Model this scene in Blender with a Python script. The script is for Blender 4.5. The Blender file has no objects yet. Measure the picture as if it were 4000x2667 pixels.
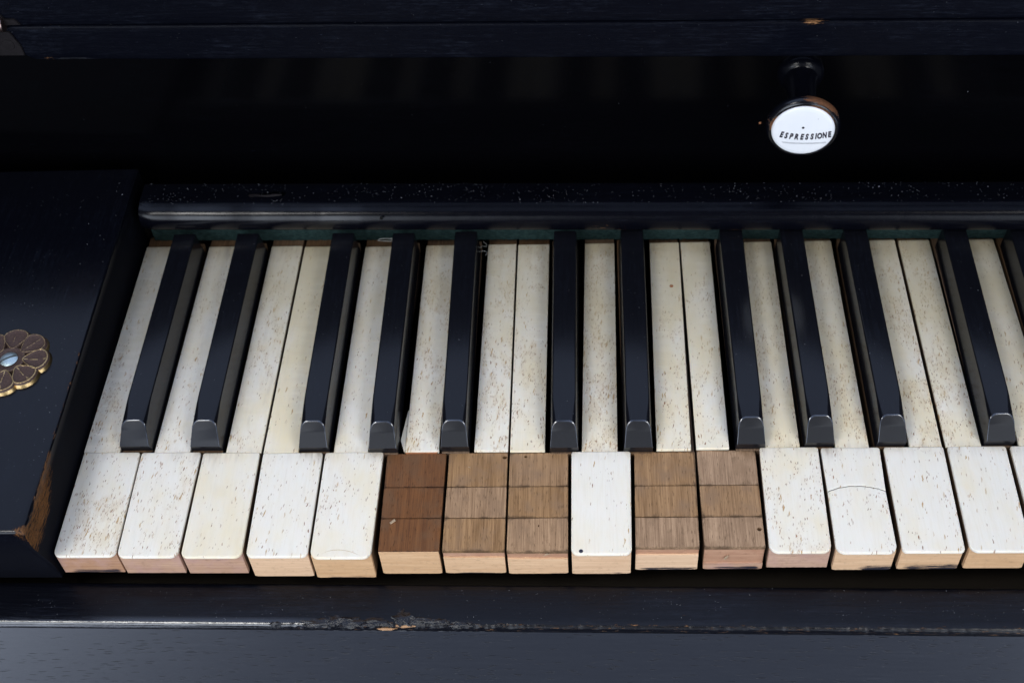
import bpy, bmesh, math, random
from mathutils import Vector, Matrix, noise
C = bpy.data.collections.new("scene_objects"); bpy.context.scene.collection.children.link(C)
S = 0.001
random.seed(7)
scn = bpy.context.scene

# ---------------------------------------------------------------- camera
cam = bpy.data.cameras.new("camera"); cam.sensor_width = 36.0; cam.lens = 45.76
cam.clip_start = 0.02; cam.clip_end = 50
co = bpy.data.objects.new("camera", cam); C.objects.link(co)
co.matrix_world = Matrix(((0.9982192, 0.0134404, 0.0581188, 0.195737),
                          (0.0273345, 0.7629201, -0.6459146, -0.243169),
                          (-0.0530214, 0.6463530, 0.7611941, 0.404514),
                          (0, 0, 0, 1)))
cam.dof.use_dof = True; cam.dof.focus_distance = 0.485; cam.dof.aperture_fstop = 16
scn.camera = co
# ---------------------------------------------------------------- world, lamps, exposure
W = bpy.data.worlds.new("World"); scn.world = W; W.use_nodes = True
bg = W.node_tree.nodes["Background"]; bg.inputs[0].default_value = (0.82, 0.89, 1.08, 1); bg.inputs[1].default_value = 0.06
def area(name, loc, target, sx, sy, power, col, spread=180):
    l = bpy.data.lights.new(name, 'AREA'); l.shape = 'RECTANGLE'; l.size = sx; l.size_y = sy; l.energy = power; l.color = col; l.spread = math.radians(spread)
    o = bpy.data.objects.new(name, l); C.objects.link(o); o.location = loc
    o.rotation_euler = (Vector(target) - Vector(loc)).to_track_quat('-Z', 'Y').to_euler()
area("softbox_left", (-0.34, -0.46, 0.93), (0.08, -0.13, 0), 0.28, 0.34, 0.39, (1.0, 0.985, 0.96), 40)
area("softbox_right", (0.82, -0.44, 0.93), (0.32, -0.13, 0), 0.28, 0.34, 0.34, (1.0, 0.985, 0.96), 40)
area("front_fill_left", (-0.68, -1.45, 0.55), (0.10, -0.05, 0.0), 1.4, 1.2, 12.5, (0.84, 0.92, 1.05), 130)  # unseen front fill pair, added to brighten key fronts and black key plates
area("front_fill_right", (1.17, -1.45, 0.55), (0.30, -0.05, 0.0), 1.05, 1.2, 8.8, (0.84, 0.92, 1.05), 130)
area("overhead_panel", (0.20, 0.62, 1.20), (0.20, 0.20, 0.0), 2.4, 1.7, 12.0, (0.62, 0.77, 1.15))
area("low_panel_left", (-0.42, -0.48, -0.42), (0.0, -0.02, -0.05), 0.5, 0.5, 2.0, (0.78, 0.88, 1.08))
area("low_panel_right", (0.88, -0.48, -0.42), (0.37, -0.02, -0.05), 0.5, 0.5, 2.6, (0.78, 0.88, 1.08))
scn.view_settings.view_transform = 'Standard'; scn.view_settings.look = 'None'
scn.view_settings.exposure = 0; scn.view_settings.gamma = 1

# ---------------------------------------------------------------- node helper
class NT:
    def __init__(s, name):
        s.m = bpy.data.materials.new(name); s.m.use_nodes = True; s.t = s.m.node_tree; s.t.nodes.clear()
        s.out = s.t.nodes.new('ShaderNodeOutputMaterial'); s.b = s.t.nodes.new('ShaderNodeBsdfPrincipled')
        s.t.links.new(s.b.outputs[0], s.out.inputs[0])
    def L(s, a, b):
        if isinstance(a, (int, float)): b.default_value = a
        elif isinstance(a, tuple): b.default_value = a + ((1,) if len(a) == 3 and b.type == 'RGBA' else ())
        else: s.t.links.new(a, b)
    def coord(s, seed=False, kind='Object'):
        if kind == 'World':
            g = s.t.nodes.new('ShaderNodeNewGeometry'); v = s.vm('SCALE', g.outputs['Position'], scale=1000.0); s.raw = v; s.oi = s.t.nodes.new('ShaderNodeObjectInfo'); return v
        tc = s.t.nodes.new('ShaderNodeTexCoord')
        v = s.vm('SCALE', tc.outputs[kind], scale=1000.0)
        s.raw = v
        if seed:
            oi = s.t.nodes.new('ShaderNodeObjectInfo'); s.oi = oi
            cb = s.t.nodes.new('ShaderNodeCombineXYZ')
            r = s.math('MULTIPLY', oi.outputs['Random'], 873.0)
            for i in range(3): s.L(r, cb.inputs[i])
            v = s.vm('ADD', v, cb.outputs[0])
        return v
    def vm(s, op, a, b=None, scale=None):
        n = s.t.nodes.new('ShaderNodeVectorMath'); n.operation = op; s.L(a, n.inputs[0])
        if b is not None: s.L(b, n.inputs[1])
        if scale is not None: n.inputs['Scale'].default_value = scale
        return n.outputs[0]
    def math(s, op, a, b=0.0, clamp=False):
        n = s.t.nodes.new('ShaderNodeMath'); n.operation = op; n.use_clamp = clamp
        s.L(a, n.inputs[0]); s.L(b, n.inputs[1]); return n.outputs[0]
    def sep(s, v):
        n = s.t.nodes.new('ShaderNodeSeparateXYZ'); s.L(v, n.inputs[0]); return n.outputs
    def noise(s, v, sc=(1, 1, 1), detail=4, rough=0.55, dist=0.0):
        v = s.vm('MULTIPLY', v, sc)
        n = s.t.nodes.new('ShaderNodeTexNoise'); s.L(v, n.inputs['Vector']); n.inputs['Scale'].default_value = 1
        n.inputs['Detail'].default_value = detail; n.inputs['Roughness'].default_value = rough; n.inputs['Distortion'].default_value = dist
        return n.outputs[0]
    def vor(s, v, sc=(1, 1, 1), rnd=1.0):
        v = s.vm('MULTIPLY', v, sc)
        n = s.t.nodes.new('ShaderNodeTexVoronoi'); s.L(v, n.inputs['Vector']); n.inputs['Scale'].default_value = 1
        n.inputs['Randomness'].default_value = rnd
        return n.outputs['Distance'], n.outputs['Color']
    def ramp(s, v, lo, hi, a=0.0, b=1.0):
        n = s.t.nodes.new('ShaderNodeMapRange'); n.interpolation_type = 'SMOOTHSTEP'
        s.L(v, n.inputs[0]); s.L(lo, n.inputs[1]); s.L(hi, n.inputs[2]); s.L(a, n.inputs[3]); s.L(b, n.inputs[4]); return n.outputs[0]
    def mix(s, f, a, b):
        n = s.t.nodes.new('ShaderNodeMix'); n.data_type = 'RGBA'; s.L(f, n.inputs[0]); s.L(a, n.inputs[6]); s.L(b, n.inputs[7]); return n.outputs[2]
    def mixf(s, f, a, b):
        n = s.t.nodes.new('ShaderNodeMix'); n.data_type = 'FLOAT'; s.L(f, n.inputs[0]); s.L(a, n.inputs[2]); s.L(b, n.inputs[3]); return n.outputs[0]
    def attr(s, name):
        n = s.t.nodes.new('ShaderNodeAttribute'); n.attribute_name = name; return n.outputs['Fac']
    def bump(s, h, dist, strength=1.0):
        n = s.t.nodes.new('ShaderNodeBump'); s.L(h, n.inputs['Height']); n.inputs['Distance'].default_value = dist * S
        n.inputs['Strength'].default_value = strength; s.L(n.outputs[0], s.b.inputs['Normal'])
    def set(s, **k):
        for kk, v in k.items(): s.L(v, s.b.inputs[kk.replace('_', ' ')])
        return s.m

def lacquer(name, rough=0.30, haze=0.5, hazecol=(0.020, 0.026, 0.045), base=(0.0020, 0.0023, 0.0045), spec=0.5,
            axis='x', streak=1.0, pores=0.0, woodcol=(0.24, 0.10, 0.035), wearscale=1.0, bump=0.05, scratch=0.5, seed=False, lift=0.0):
    n = NT(name); v = n.coord(seed)
    a, b = (0.045, 1.3) if axis == 'x' else (1.3, 0.045)
    gr = n.noise(v, (a, b, 1.3 if axis == 'x' else 1.3), 7, 0.68)
    big = n.noise(v, (0.03, 0.05, 0.05), 4, 0.6)
    mid = n.noise(v, (0.25, 0.8, 0.8) if axis == 'x' else (0.8, .25, .8), 6, 0.75)
    hz = n.math('MULTIPLY', n.ramp(n.math('ADD', n.math('MULTIPLY', gr, 0.6), n.math('MULTIPLY', mid, 0.5)), 0.50, 0.80), n.ramp(big, 0.38, 0.68, 0.15, 1.0))
    hz = n.math('MULTIPLY', hz, haze)
    col = n.mix(hz, base, hazecol)
    # fine scratches, pale hair lines
    sv = n.noise(v, (0.35, 6.0, 6.0) if axis == 'x' else (6.0, 0.35, 6.0), 3, 0.5, 0.6)
    sc = n.math('MULTIPLY', n.ramp(sv, 0.70, 0.78), scratch)
    col = n.mix(sc, col, (0.045, 0.055, 0.085))
    rub_glint = n.attr('rub_glint')
    col = n.mix(rub_glint, col, (0.085, 0.105, 0.150))  # rubbed edges; the bevel's pale highlight line is painted into the colour
    # exposed wood
    w = n.attr('wear')
    wn = n.noise(v, (0.22, 1.6, 1.6) if axis == 'x' else (1.6, 0.22, 1.6), 6, 0.72)
    wf = n.ramp(n.math('ADD', w, n.math('MULTIPLY', n.math('SUBTRACT', wn, 0.5), 1.5 * wearscale)), 0.52, 0.62)
    wg = n.noise(v, (0.3, 5.0, 5.0) if axis == 'x' else (5.0, 0.3, 5.0), 5, 0.7)
    dk = tuple(c * 0.22 for c in woodcol)
    col = n.mix(wf, col, n.mix(n.ramp(wg, 0.3, 0.72), dk, woodcol))
    rg = n.math('ADD', n.math('ADD', rough, n.math('MULTIPLY', n.math('SUBTRACT', gr, 0.5), 0.22 * streak)), n.math('MULTIPLY', hz, 0.18))
    rg = n.mixf(wf, rg, 0.62)
    rg = n.mixf(n.attr('gloss'), rg, 0.12)
    spn = n.math('MULTIPLY', n.mixf(wf, n.math('ADD', spec, n.math('MULTIPLY', n.attr('gloss'), 0.75)), 0.25), n.math('SUBTRACT', 1.0, n.attr('dull')))
    rg = n.mixf(n.attr('dull'), rg, 0.9); rg = n.mixf(n.attr('satin'), rg, 0.42)
    h = n.math('ADD', n.math('MULTIPLY', gr, streak), n.math('MULTIPLY', mid, 0.5))
    h = n.math('SUBTRACT', h, n.math('MULTIPLY', wf, 1.5))
    if pores > 0:
        pv = n.vm('ADD', v, (3.3, 1.7, 0.4))
        d, cc = n.vor(pv, (0.13, 1.25, 1.25))
        cr = n.sep(cc)
        bigp = n.noise(v, (0.018, 0.12, 0.12), 3, 0.6)
        ok = n.math('LESS_THAN', cr[0], n.ramp(bigp, 0.38, 0.62, 0.12, 0.75))
        pm = n.math('MULTIPLY', n.math('MULTIPLY', n.ramp(d, 0.30, 0.16), ok), pores)
        spn = n.math('MULTIPLY', spn, n.math('SUBTRACT', 1.0, n.math('MULTIPLY', pm, 0.75)))
        col = n.mix(n.math('MULTIPLY', pm, 0.9), col, (0.002, 0.002, 0.004))
        h = n.math('SUBTRACT', h, n.math('MULTIPLY', pm, 3.0))
    n.bump(h, bump)
    return n.set(Base_Color=col, Roughness=rg, Specular_IOR_Level=spn)

def ivory_material():
    n = NT("ivory"); v = n.coord(True); raw = n.raw; r = n.sep(raw)
    oc = n.sep(n.oi.outputs['Color'])   # r = fleck density, g = yellowness, b = grime
    big = n.noise(v, (0.09, 0.05, 0.09), 4, 0.55)
    blo = n.noise(v, (0.16, 0.05, 0.16), 3, 0.5)
    grain = n.noise(v, (1.6, 0.10, 1.6), 4, 0.6)
    yel = n.math('MULTIPLY', n.ramp(n.math('ADD', big, n.math('MULTIPLY', oc[1], 0.42)), 0.40, 1.05), 1.0)
    col = n.mix(yel, (0.79, 0.75, 0.665), (0.77, 0.665, 0.45))
    col = n.mix(n.math('MULTIPLY', n.ramp(grain, 0.42, 0.75), 0.35), col, (0.70, 0.63, 0.50))
    sp = n.noise(v, (2.2, 1.2, 2.2), 3, 0.6)
    col = n.mix(n.ramp(sp, 0.62, 0.80, 0, 0.30), col, (0.50, 0.42, 0.30))
    # density of flecks over the plate
    dn = n.noise(n.vm('ADD', v, (31.0, 17.0, 5.0)), (0.11, 0.045, 0.11), 3, 0.6)
    dens = n.math('MULTIPLY', n.ramp(dn, 0.36, 0.62, 0.10, 2.1), oc[0])
    dens2 = n.math('ADD', dens, n.math('MULTIPLY', n.attr('dense'), n.ramp(n.noise(v, (0.2, 0.1, 0.2), 2), 0.3, 0.55, 0.45, 1.0)))
    dens2 = n.math('MULTIPLY', dens2, n.ramp(n.noise(n.vm('ADD', v, (3.0, 41.0, 2.0)), (0.35, 0.14, 0.35), 3, 0.6), 0.36, 0.60, 0.25, 1.35))
    dis = n.noise(v, (0.5, 0.5, 0.5), 2)
    for k, (sx, sy, th, colr, dm) in enumerate(((1.35, 0.27, 0.27, (0.22, 0.09, 0.030), 0.55), (1.65, 0.34, 0.26, (0.18, 0.075, 0.03), 0.50), (1.0, 0.18, 0.30, (0.46, 0.29, 0.12), 0.60), (1.5, 0.25, 0.24, (0.32, 0.15, 0.06), 0.55), (1.9, 0.60, 0.30, (0.24, 0.10, 0.04), -1))):
        # slight slant of the pores
        vv = n.vm('ADD', v, (11.3 * k, 5.1 * k, 0.0))
        vs = n.sep(vv)
        cb = n.t.nodes.new('ShaderNodeCombineXYZ')
        n.L(n.math('SUBTRACT', vs[0], n.math('ADD', n.math('MULTIPLY', vs[1], 0.10), n.math('MULTIPLY', dis, 1.2))), cb.inputs[0])
        n.L(vs[1], cb.inputs[1])
        d, cc = n.vor(cb.outputs[0], (sx, sy, 1.0))
        c3 = n.sep(cc)
        ok = n.math('LESS_THAN', c3[0], n.math('MULTIPLY', dens2, dm) if dm > 0 else n.math('MULTIPLY', n.math('SUBTRACT', dens2, 0.45), 0.75))
        thr = n.math('MULTIPLY', n.math('ADD', n.math('MULTIPLY', c3[1], 0.8), 0.45), th)
        m = n.math('MULTIPLY', n.ramp(d, thr, n.math('MULTIPLY', thr, 0.45)), ok)
        m = n.math('MULTIPLY', m, n.math('ADD', n.math('MULTIPLY', c3[2], 0.40), 0.62))
        col = n.mix(m, col, colr)
    # tan stain where the flecks crowd
    col = n.mix(n.ramp(dens2, 0.5, 2.4, 0.0, 0.24), col, (0.56, 0.42, 0.24))
    # aged yellow-brown tails; the light's fall-off toward the back is painted in too
    col = n.mix(n.math('MULTIPLY', n.attr('patina_falloff'), n.ramp(big, 0.25, 0.75, 0.75, 1.0)), col, (0.42, 0.37, 0.255))
    # grime worked into the back end and rubbed smudges, plus darker head corners
    gn = n.noise(n.vm('ADD', v, (7.0, 3.0, 1.0)), (0.30, 0.045, 0.30), 7, 0.72)
    g = n.math('MULTIPLY', n.ramp(gn, 0.50, 0.80), n.math('ADD', n.math('MULTIPLY', oc[2], 0.75), 0.0))
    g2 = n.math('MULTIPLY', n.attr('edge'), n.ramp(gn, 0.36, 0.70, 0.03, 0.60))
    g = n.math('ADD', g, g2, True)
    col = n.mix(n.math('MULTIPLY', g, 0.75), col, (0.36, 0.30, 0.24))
    rg = n.math('ADD', 0.40, n.math('MULTIPLY', n.math('SUBTRACT', grain, 0.5), 0.25))
    n.bump(n.math('ADD', grain, n.math('MULTIPLY', sp, 0.6)), 0.03)
    n.b.inputs['Subsurface Radius'].default_value = (1, 0.75, 0.5); n.b.inputs['Subsurface Scale'].default_value = 0.0008
    return n.set(Base_Color=col, Roughness=rg, Specular_IOR_Level=0.45, Subsurface_Weight=0.25)

def wood_material(name, light, dark, axis='y', fine=3.2, contrast=1.0, stain=None, rough=0.62, ink=False, streaks=0.35):
    n = NT(name); v = n.coord(kind='World')
    lo = 0.05
    sc = {'y': (fine, lo, fine), 'x': (lo, fine, fine)}[axis]
    g = n.noise(v, sc, 5, 0.65)
    sc2 = {'y': (0.6, 0.03, 0.6), 'x': (0.05, 0.8, 0.8)}[axis]
    g2 = n.noise(v, sc2, 4, 0.6)
    f = n.ramp(n.math('ADD', n.math('MULTIPLY', g, 0.65), n.math('MULTIPLY', g2, 0.35)), 0.5 - 0.17 / contrast, 0.5 + 0.17 / contrast)
    col = n.mix(f, dark, light)
    tv = n.math('SUBTRACT', n.oi.outputs['Random'], 0.5)
    hs = n.t.nodes.new('ShaderNodeHueSaturation'); n.L(n.math('ADD', 1.0, n.math('MULTIPLY', tv, 0.20)), hs.inputs['Value']); n.L(n.math('SUBTRACT', 1.0, n.math('MULTIPLY', tv, 0.25)), hs.inputs['Saturation']); n.L(col, hs.inputs['Color']); col = hs.outputs[0]
    bl = n.noise(v, (0.12, 0.10, 0.12), 4, 0.6)
    gr_ = n.noise(v, (0.5, 0.16, 0.5), 6, 0.7)
    col = n.mix(n.ramp(gr_, 0.52, 0.75, 0.0, 0.45), col, tuple(c * 0.6 for c in dark))
    if stain: col = n.mix(n.ramp(bl, 0.42, 0.72, 0.0, 0.75), col, stain)
    # narrow pores
    pv, pc = n.vor(v, {'y': (2.4, 0.30, 1), 'x': (0.22, 2.4, 2.4)}[axis])
    pm = n.math('MULTIPLY', n.ramp(pv, 0.30, 0.14), n.math('LESS_THAN', n.sep(pc)[0], streaks))
    col = n.mix(n.math('MULTIPLY', pm, 0.55), col, tuple(c * 0.35 for c in dark))
    gm = n.attr('grime')
    gw = n.noise(v, (0.9, 0.5, 0.9), 5, 0.7)
    col = n.mix(n.math('MULTIPLY', n.ramp(n.math('ADD', gm, n.math('SUBTRACT', gw, 0.5)), 0.30, 0.85), 0.75), col, tuple(c * 0.32 for c in dark))
    if ink:   # black finish dragged over the lower edge of the key fronts
        w = n.attr('ink')
        wn = n.noise(v, (0.10, 2.2, 2.2), 5, 0.7)
        m = n.ramp(n.math('ADD', w, n.math('MULTIPLY', n.math('SUBTRACT', wn, 0.5), 1.7)), 0.55, 0.75)
        col = n.mix(m, col, (0.018, 0.018, 0.028))
    n.bump(n.math('SUBTRACT', g, n.math('MULTIPLY', pm, 0.8)), 0.10)
    return n.set(Base_Color=col, Roughness=rough, Specular_IOR_Level=0.3)

def brass_material():
    n = NT("patinated_brass"); v = n.coord()
    m = n.attr('rim'); nn = n.noise(v, (2.0, 2.0, 2.0), 6, 0.7)
    f = n.ramp(n.math('ADD', m, n.math('MULTIPLY', n.math('SUBTRACT', nn, 0.5), 0.9)), 0.42, 0.66)
    pat = n.mix(n.ramp(nn, 0.35, 0.7), (0.045, 0.026, 0.022), (0.115, 0.065, 0.048))
    col = n.mix(f, pat, n.mix(n.ramp(nn, 0.3, 0.7), (0.42, 0.27, 0.10), (0.72, 0.52, 0.26)))
    n.bump(nn, 0.06)
    return n.set(Base_Color=col, Metallic=n.mixf(f, 0.25, 1.0), Roughness=n.mixf(f, 0.62, 0.33))

def plain(name, col, rough=0.5, metal=0.0, spec=0.5, var=0.25, sc=0.8, bump=0.02):
    n = NT(name); v = n.coord(); nn = n.noise(v, (sc, sc, sc), 5, 0.65)
    c = n.mix(nn, tuple(x * (1 - var) for x in col), tuple(min(1, x * (1 + var)) for x in col))
    n.bump(nn, bump)
    return n.set(Base_Color=c, Roughness=rough, Metallic=metal, Specular_IOR_Level=spec)

def felt_material():
    n = NT("green_felt"); v = n.coord()
    a = n.noise(v, (0.5, 1.2, 1.2), 4, 0.7); b = n.noise(v, (6, 6, 6), 4, 0.8)
    col = n.mix(n.ramp(a, 0.35, 0.7), (0.018, 0.040, 0.038), (0.044, 0.082, 0.077))
    col = n.mix(n.ramp(b, 0.55, 0.8, 0, 0.5), col, (0.11, 0.11, 0.095))
    n.bump(b, 0.5)
    return n.set(Base_Color=col, Roughness=0.95, Specular_IOR_Level=0.1)

M = {}
M['cheek'] = lacquer("cheek_lacquer", 0.20, spec=0.28, haze=0.25, streak=0.25, axis='y', scratch=0.12, woodcol=(0.19, 0.082, 0.028), bump=0.02)
M['slip'] = lacquer("slip_lacquer", 0.30, spec=0.22, haze=0.40, streak=1.0, pores=0.0, scratch=0.15, woodcol=(0.33, 0.16, 0.065), bump=0.10)
M['slipfront'] = lacquer("slip_front_lacquer", 0.42, haze=0.3, streak=0.7, pores=1.0, scratch=0.1, hazecol=(0.03, 0.035, 0.05), base=(0.016, 0.019, 0.028), spec=0.9, bump=0.05)
M['rail'] = lacquer("rail_lacquer", 0.22, haze=0.12, streak=0.5, scratch=0.2, spec=0.11, base=(0.0018, 0.002, 0.004), bump=0.04, woodcol=(0.26, 0.12, 0.05))
M['lid'] = lacquer("lid_lacquer", 0.30, spec=0.05, haze=1.0, base=(0.0025, 0.003, 0.006), hazecol=(0.014, 0.017, 0.027), streak=1.0, scratch=0.7, bump=0.12, woodcol=(0.42, 0.20, 0.08))
M['name'] = lacquer("nameboard_lacquer", 0.16, haze=0.12, base=(0.0012, 0.0012, 0.0018), hazecol=(0.006, 0.008, 0.013), streak=0.3, scratch=0.10, spec=0.07, bump=0.008)
M['ebony'] = lacquer("ebonised_key", 0.17, haze=0.22, base=(0.0045, 0.0048, 0.0070), streak=0.6, axis='y', scratch=0.45, bump=0.018, spec=0.30, woodcol=(0.20, 0.11, 0.05), seed=True)
M['knob'] = lacquer("knob_lacquer", 0.22, haze=0.1, streak=0.3, scratch=0.1, woodcol=(0.21, 0.085, 0.035), bump=0.05, wearscale=0.6)
M['ivory'] = ivory_material()
M['oldwood'] = wood_material("bare_key_wood", (0.44, 0.272, 0.148), (0.165, 0.090, 0.042), 'y', 4.2, 0.95, stain=(0.24, 0.148, 0.085))
M['redwood'] = wood_material("dark_stained_key_wood", (0.215, 0.094, 0.038), (0.085, 0.034, 0.014), 'y', 4.2, 0.8, stain=(0.13, 0.066, 0.030))
M['core'] = wood_material("key_core_wood", (0.17, 0.105, 0.06), (0.07, 0.04, 0.022), 'y', 2.0, 0.9)
M['corefront'] = wood_material("end_core_wood", (0.50, 0.29, 0.185), (0.33, 0.17, 0.10), 'x', 2.6, 0.7, stain=(0.36, 0.18, 0.11), streaks=0.1)
M['front'] = wood_material("pale_front_wood", (0.76, 0.525, 0.335), (0.58, 0.365, 0.215), 'x', 3.0, 0.8, ink=True, streaks=0.12)
M['frontpink'] = wood_material("pinkish_front_wood", (0.55, 0.35, 0.235), (0.37, 0.205, 0.13), 'x', 3.0, 0.8, stain=(0.47, 0.29, 0.24), ink=True, streaks=0.15)
M['brass'] = brass_material()
M['steel'] = plain("screw_steel", (0.55, 0.66, 0.68), 0.38, 0.9, var=0.5, sc=2.5, bump=0.10)
M['hinge'] = plain("dull_hinge_metal", (0.013, 0.011, 0.012), 0.75, 0.0, spec=0.12, var=0.5, sc=0.7, bump=0.08)
M['knuckle'] = plain("rubbed_hinge_metal", (0.20, 0.14, 0.13), 0.30, 0.95, var=0.5, sc=0.4, bump=0.05)
M['felt'] = felt_material()
M['dark'] = plain("dark_cavity", (0.004, 0.004, 0.004), 0.8, spec=0.1)
M['bed'] = plain("key_bed_wood", (0.010, 0.008, 0.006), 0.85, spec=0.1)
M['porcelain'] = plain("white_porcelain", (0.86, 0.875, 0.90), 0.12, spec=0.5, var=0.02, sc=0.15, bump=0.0)
M['print'] = plain("black_print", (0.012, 0.010, 0.022), 0.35, var=0.1)
M['crack'] = plain("brown_crack", (0.05, 0.028, 0.015), 0.8, var=0.3)
M['hairline'] = plain("tan_hairline", (0.50, 0.37, 0.20), 0.6, var=0.2)
M['dust'] = plain("dust", (0.26, 0.27, 0.29), 0.9, spec=0.1, var=0.5, sc=0.2)
M['fibre'] = plain("fibre", (0.34, 0.34, 0.32), 0.8, spec=0.1)
M['splinter'] = plain("splinter_wood", (0.36, 0.27, 0.18), 0.7, spec=0.2)
M['wax'] = lacquer("chipped_blister", 0.26, haze=0.6, streak=0.2, scratch=0.1, bump=0.5, woodcol=(0.3, 0.15, 0.06), hazecol=(0.03, 0.036, 0.055))
M['wormwood'] = plain("raw_wood_spot", (0.30, 0.12, 0.05), 0.7, var=0.4)
M['rawwood'] = wood_material("raw_split_wood", (0.46, 0.26, 0.12), (0.16, 0.075, 0.03), 'x', 3.0, 0.8, streaks=0.2)

# ---------------------------------------------------------------- object helpers
def link(name, me, mat, parent=None, base=(0, 0, 0), label=None):
    o = bpy.data.objects.new(name, me); C.objects.link(o)
    if mat is not None: me.materials.append(mat)
    if parent is not None: o.parent = parent
    else: o.location = Vector(base) * S
    if label: o['label'] = label
    return o
def obj(name, bm, mat, parent=None, base=(0, 0, 0), smooth=None, label=None, attrs=None):
    """bm holds millimetres in world coordinates; base is the thing's base point"""
    bmesh.ops.recalc_face_normals(bm, faces=bm.faces[:])
    me = bpy.data.meshes.new(name)
    if attrs:
        vals = {k: [f(v.co) for v in bm.verts] for k, f in attrs.items()}
    for v in bm.verts: v.co = (v.co - Vector(base)) * S
    bm.to_mesh(me); bm.free()
    if attrs:
        for k, vs in vals.items():
            a = me.attributes.new(k, 'FLOAT', 'POINT'); a.data.foreach_set('value', vs)
    if smooth is not None:
        me.shade_smooth(); me.set_sharp_from_angle(angle=math.radians(smooth))
    return link(name, me, mat, parent, base, label)
def thing(name, label, cat, loc=(0, 0, 0), group=None):
    o = bpy.data.objects.new(name, None); C.objects.link(o); o.location = Vector(loc) * S; o.empty_display_size = 0.01
    o['label'] = label; o['category'] = cat
    if group: o['group'] = group
    return o
def box(bm, x0, x1, y0, y1, z0, z1, bev=0.0, seg=2, yk=0.0, xp=190.0):
    vs = []
    for x in (x0, x1):
        for y in (y0, y1):
            for z in (z0, z1): vs.append(bm.verts.new((x, y - (x - xp) * yk, z)))
    fs = [(0, 1, 3, 2), (4, 6, 7, 5), (0, 4, 5, 1), (2, 3, 7, 6), (0, 2, 6, 4), (1, 5, 7, 3)]
    fa = [bm.faces.new([vs[i] for i in f]) for f in fs]
    if bev > 0:
        es = list({e for f in fa for e in f.edges})
        bmesh.ops.bevel(bm, geom=es, offset=bev, segments=seg, affect='EDGES', profile=0.5)
    return bm
def tube(bm, pts, r, n=6, cap=True):
    rings = []
    pts = [Vector(p) for p in pts]
    for i, p in enumerate(pts):
        t = (pts[min(i + 1, len(pts) - 1)] - pts[max(i - 1, 0)]).normalized()
        u = t.orthogonal().normalized() if i == 0 else (u - t * u.dot(t)).normalized()
        w = t.cross(u); rr = r[i] if isinstance(r, (list, tuple)) else r
        rings.append([bm.verts.new(p + (u * math.cos(2 * math.pi * k / n) + w * math.sin(2 * math.pi * k / n)) * rr) for k in range(n)])
    for a, b in zip(rings, rings[1:]):
        for k in range(n): bm.faces.new((a[k], a[(k + 1) % n], b[(k + 1) % n], b[k]))
    if cap: bm.faces.new(rings[0][::-1]); bm.faces.new(rings[-1])
def lathe(bm, prof, origin, ax, n=48, closed_ends=True):
    """prof: (distance along axis, radius)"""
    ax = Vector(ax).normalized(); u = Vector((1, 0, 0)); u = (u - ax * u.dot(ax)).normalized(); w = ax.cross(u)
    rings = []
    for d, r in prof:
        c = Vector(origin) + ax * d
        if r < 1e-4: rings.append([bm.verts.new(c)])
        else: rings.append([bm.verts.new(c + (u * math.cos(2 * math.pi * k / n) + w * math.sin(2 * math.pi * k / n)) * r) for k in range(n)])
    for a, b in zip(rings, rings[1:]):
        for k in range(n):
            q = [a[k % len(a)], a[(k + 1) % n % len(a)], b[(k + 1) % n % len(b)], b[k % len(b)]]
            q2 = []
            for vtx in q:
                if vtx not in q2: q2.append(vtx)
            if len(q2) > 2: bm.faces.new(q2)
def inset_outline(o, d):
    """o: ccw list of (x, y); moves each vertex inward by d"""
    n = len(o); r = []
    for i in range(n):
        a = Vector(o[i - 1]); b = Vector(o[i]); c = Vector(o[(i + 1) % n])
        e1 = (b - a).normalized(); e2 = (c - b).normalized()
        n1 = Vector((-e1.y, e1.x)); n2 = Vector((-e2.y, e2.x)); m = (n1 + n2)
        if m.length < 1e-6: m = n1
        m.normalize(); k = max(0.4, m.dot(n1)); r.append((b.x + m.x * d / k, b.y + m.y * d / k))
    return r
def plate(bm, outline, ztop, zbot, bev=0.3, grid=True, wob=0.0):
    """an extruded plate with a two-step rounded top edge"""
    rings = []
    for d, z in ((0, zbot), (0, ztop - bev), (bev * 0.29, ztop - bev * 0.29), (bev, ztop)):
        pts = inset_outline(outline, d) if d else outline
        rings.append([bm.verts.new((x, y, z)) for x, y in pts])
    n = len(outline)
    for a, b in zip(rings, rings[1:]):
        for k in range(n): bm.faces.new((a[k], a[(k + 1) % n], b[(k + 1) % n], b[k]))
    bm.faces.new(rings[0][::-1]); f = bm.faces.new(rings[-1])
    bmesh.ops.triangulate(bm, faces=[f])
def slice_up(bm, sx, sy):
    """cuts a plate into a fine grid so that stains can vary over it"""
    xs_ = [v.co.x for v in bm.verts]; ys_ = [v.co.y for v in bm.verts]
    if sx:
        for x in frange(min(xs_) + 0.7, max(xs_) - 0.7, sx): bmesh.ops.bisect_plane(bm, geom=bm.verts[:] + bm.edges[:] + bm.faces[:], plane_co=(x, 0, 0), plane_no=(1, 0, 0))
    for y in frange(min(ys_) + 0.9, max(ys_) - 0.9, sy): bmesh.ops.bisect_plane(bm, geom=bm.verts[:] + bm.edges[:] + bm.faces[:], plane_co=(0, y, 0), plane_no=(0, 1, 0))
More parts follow.
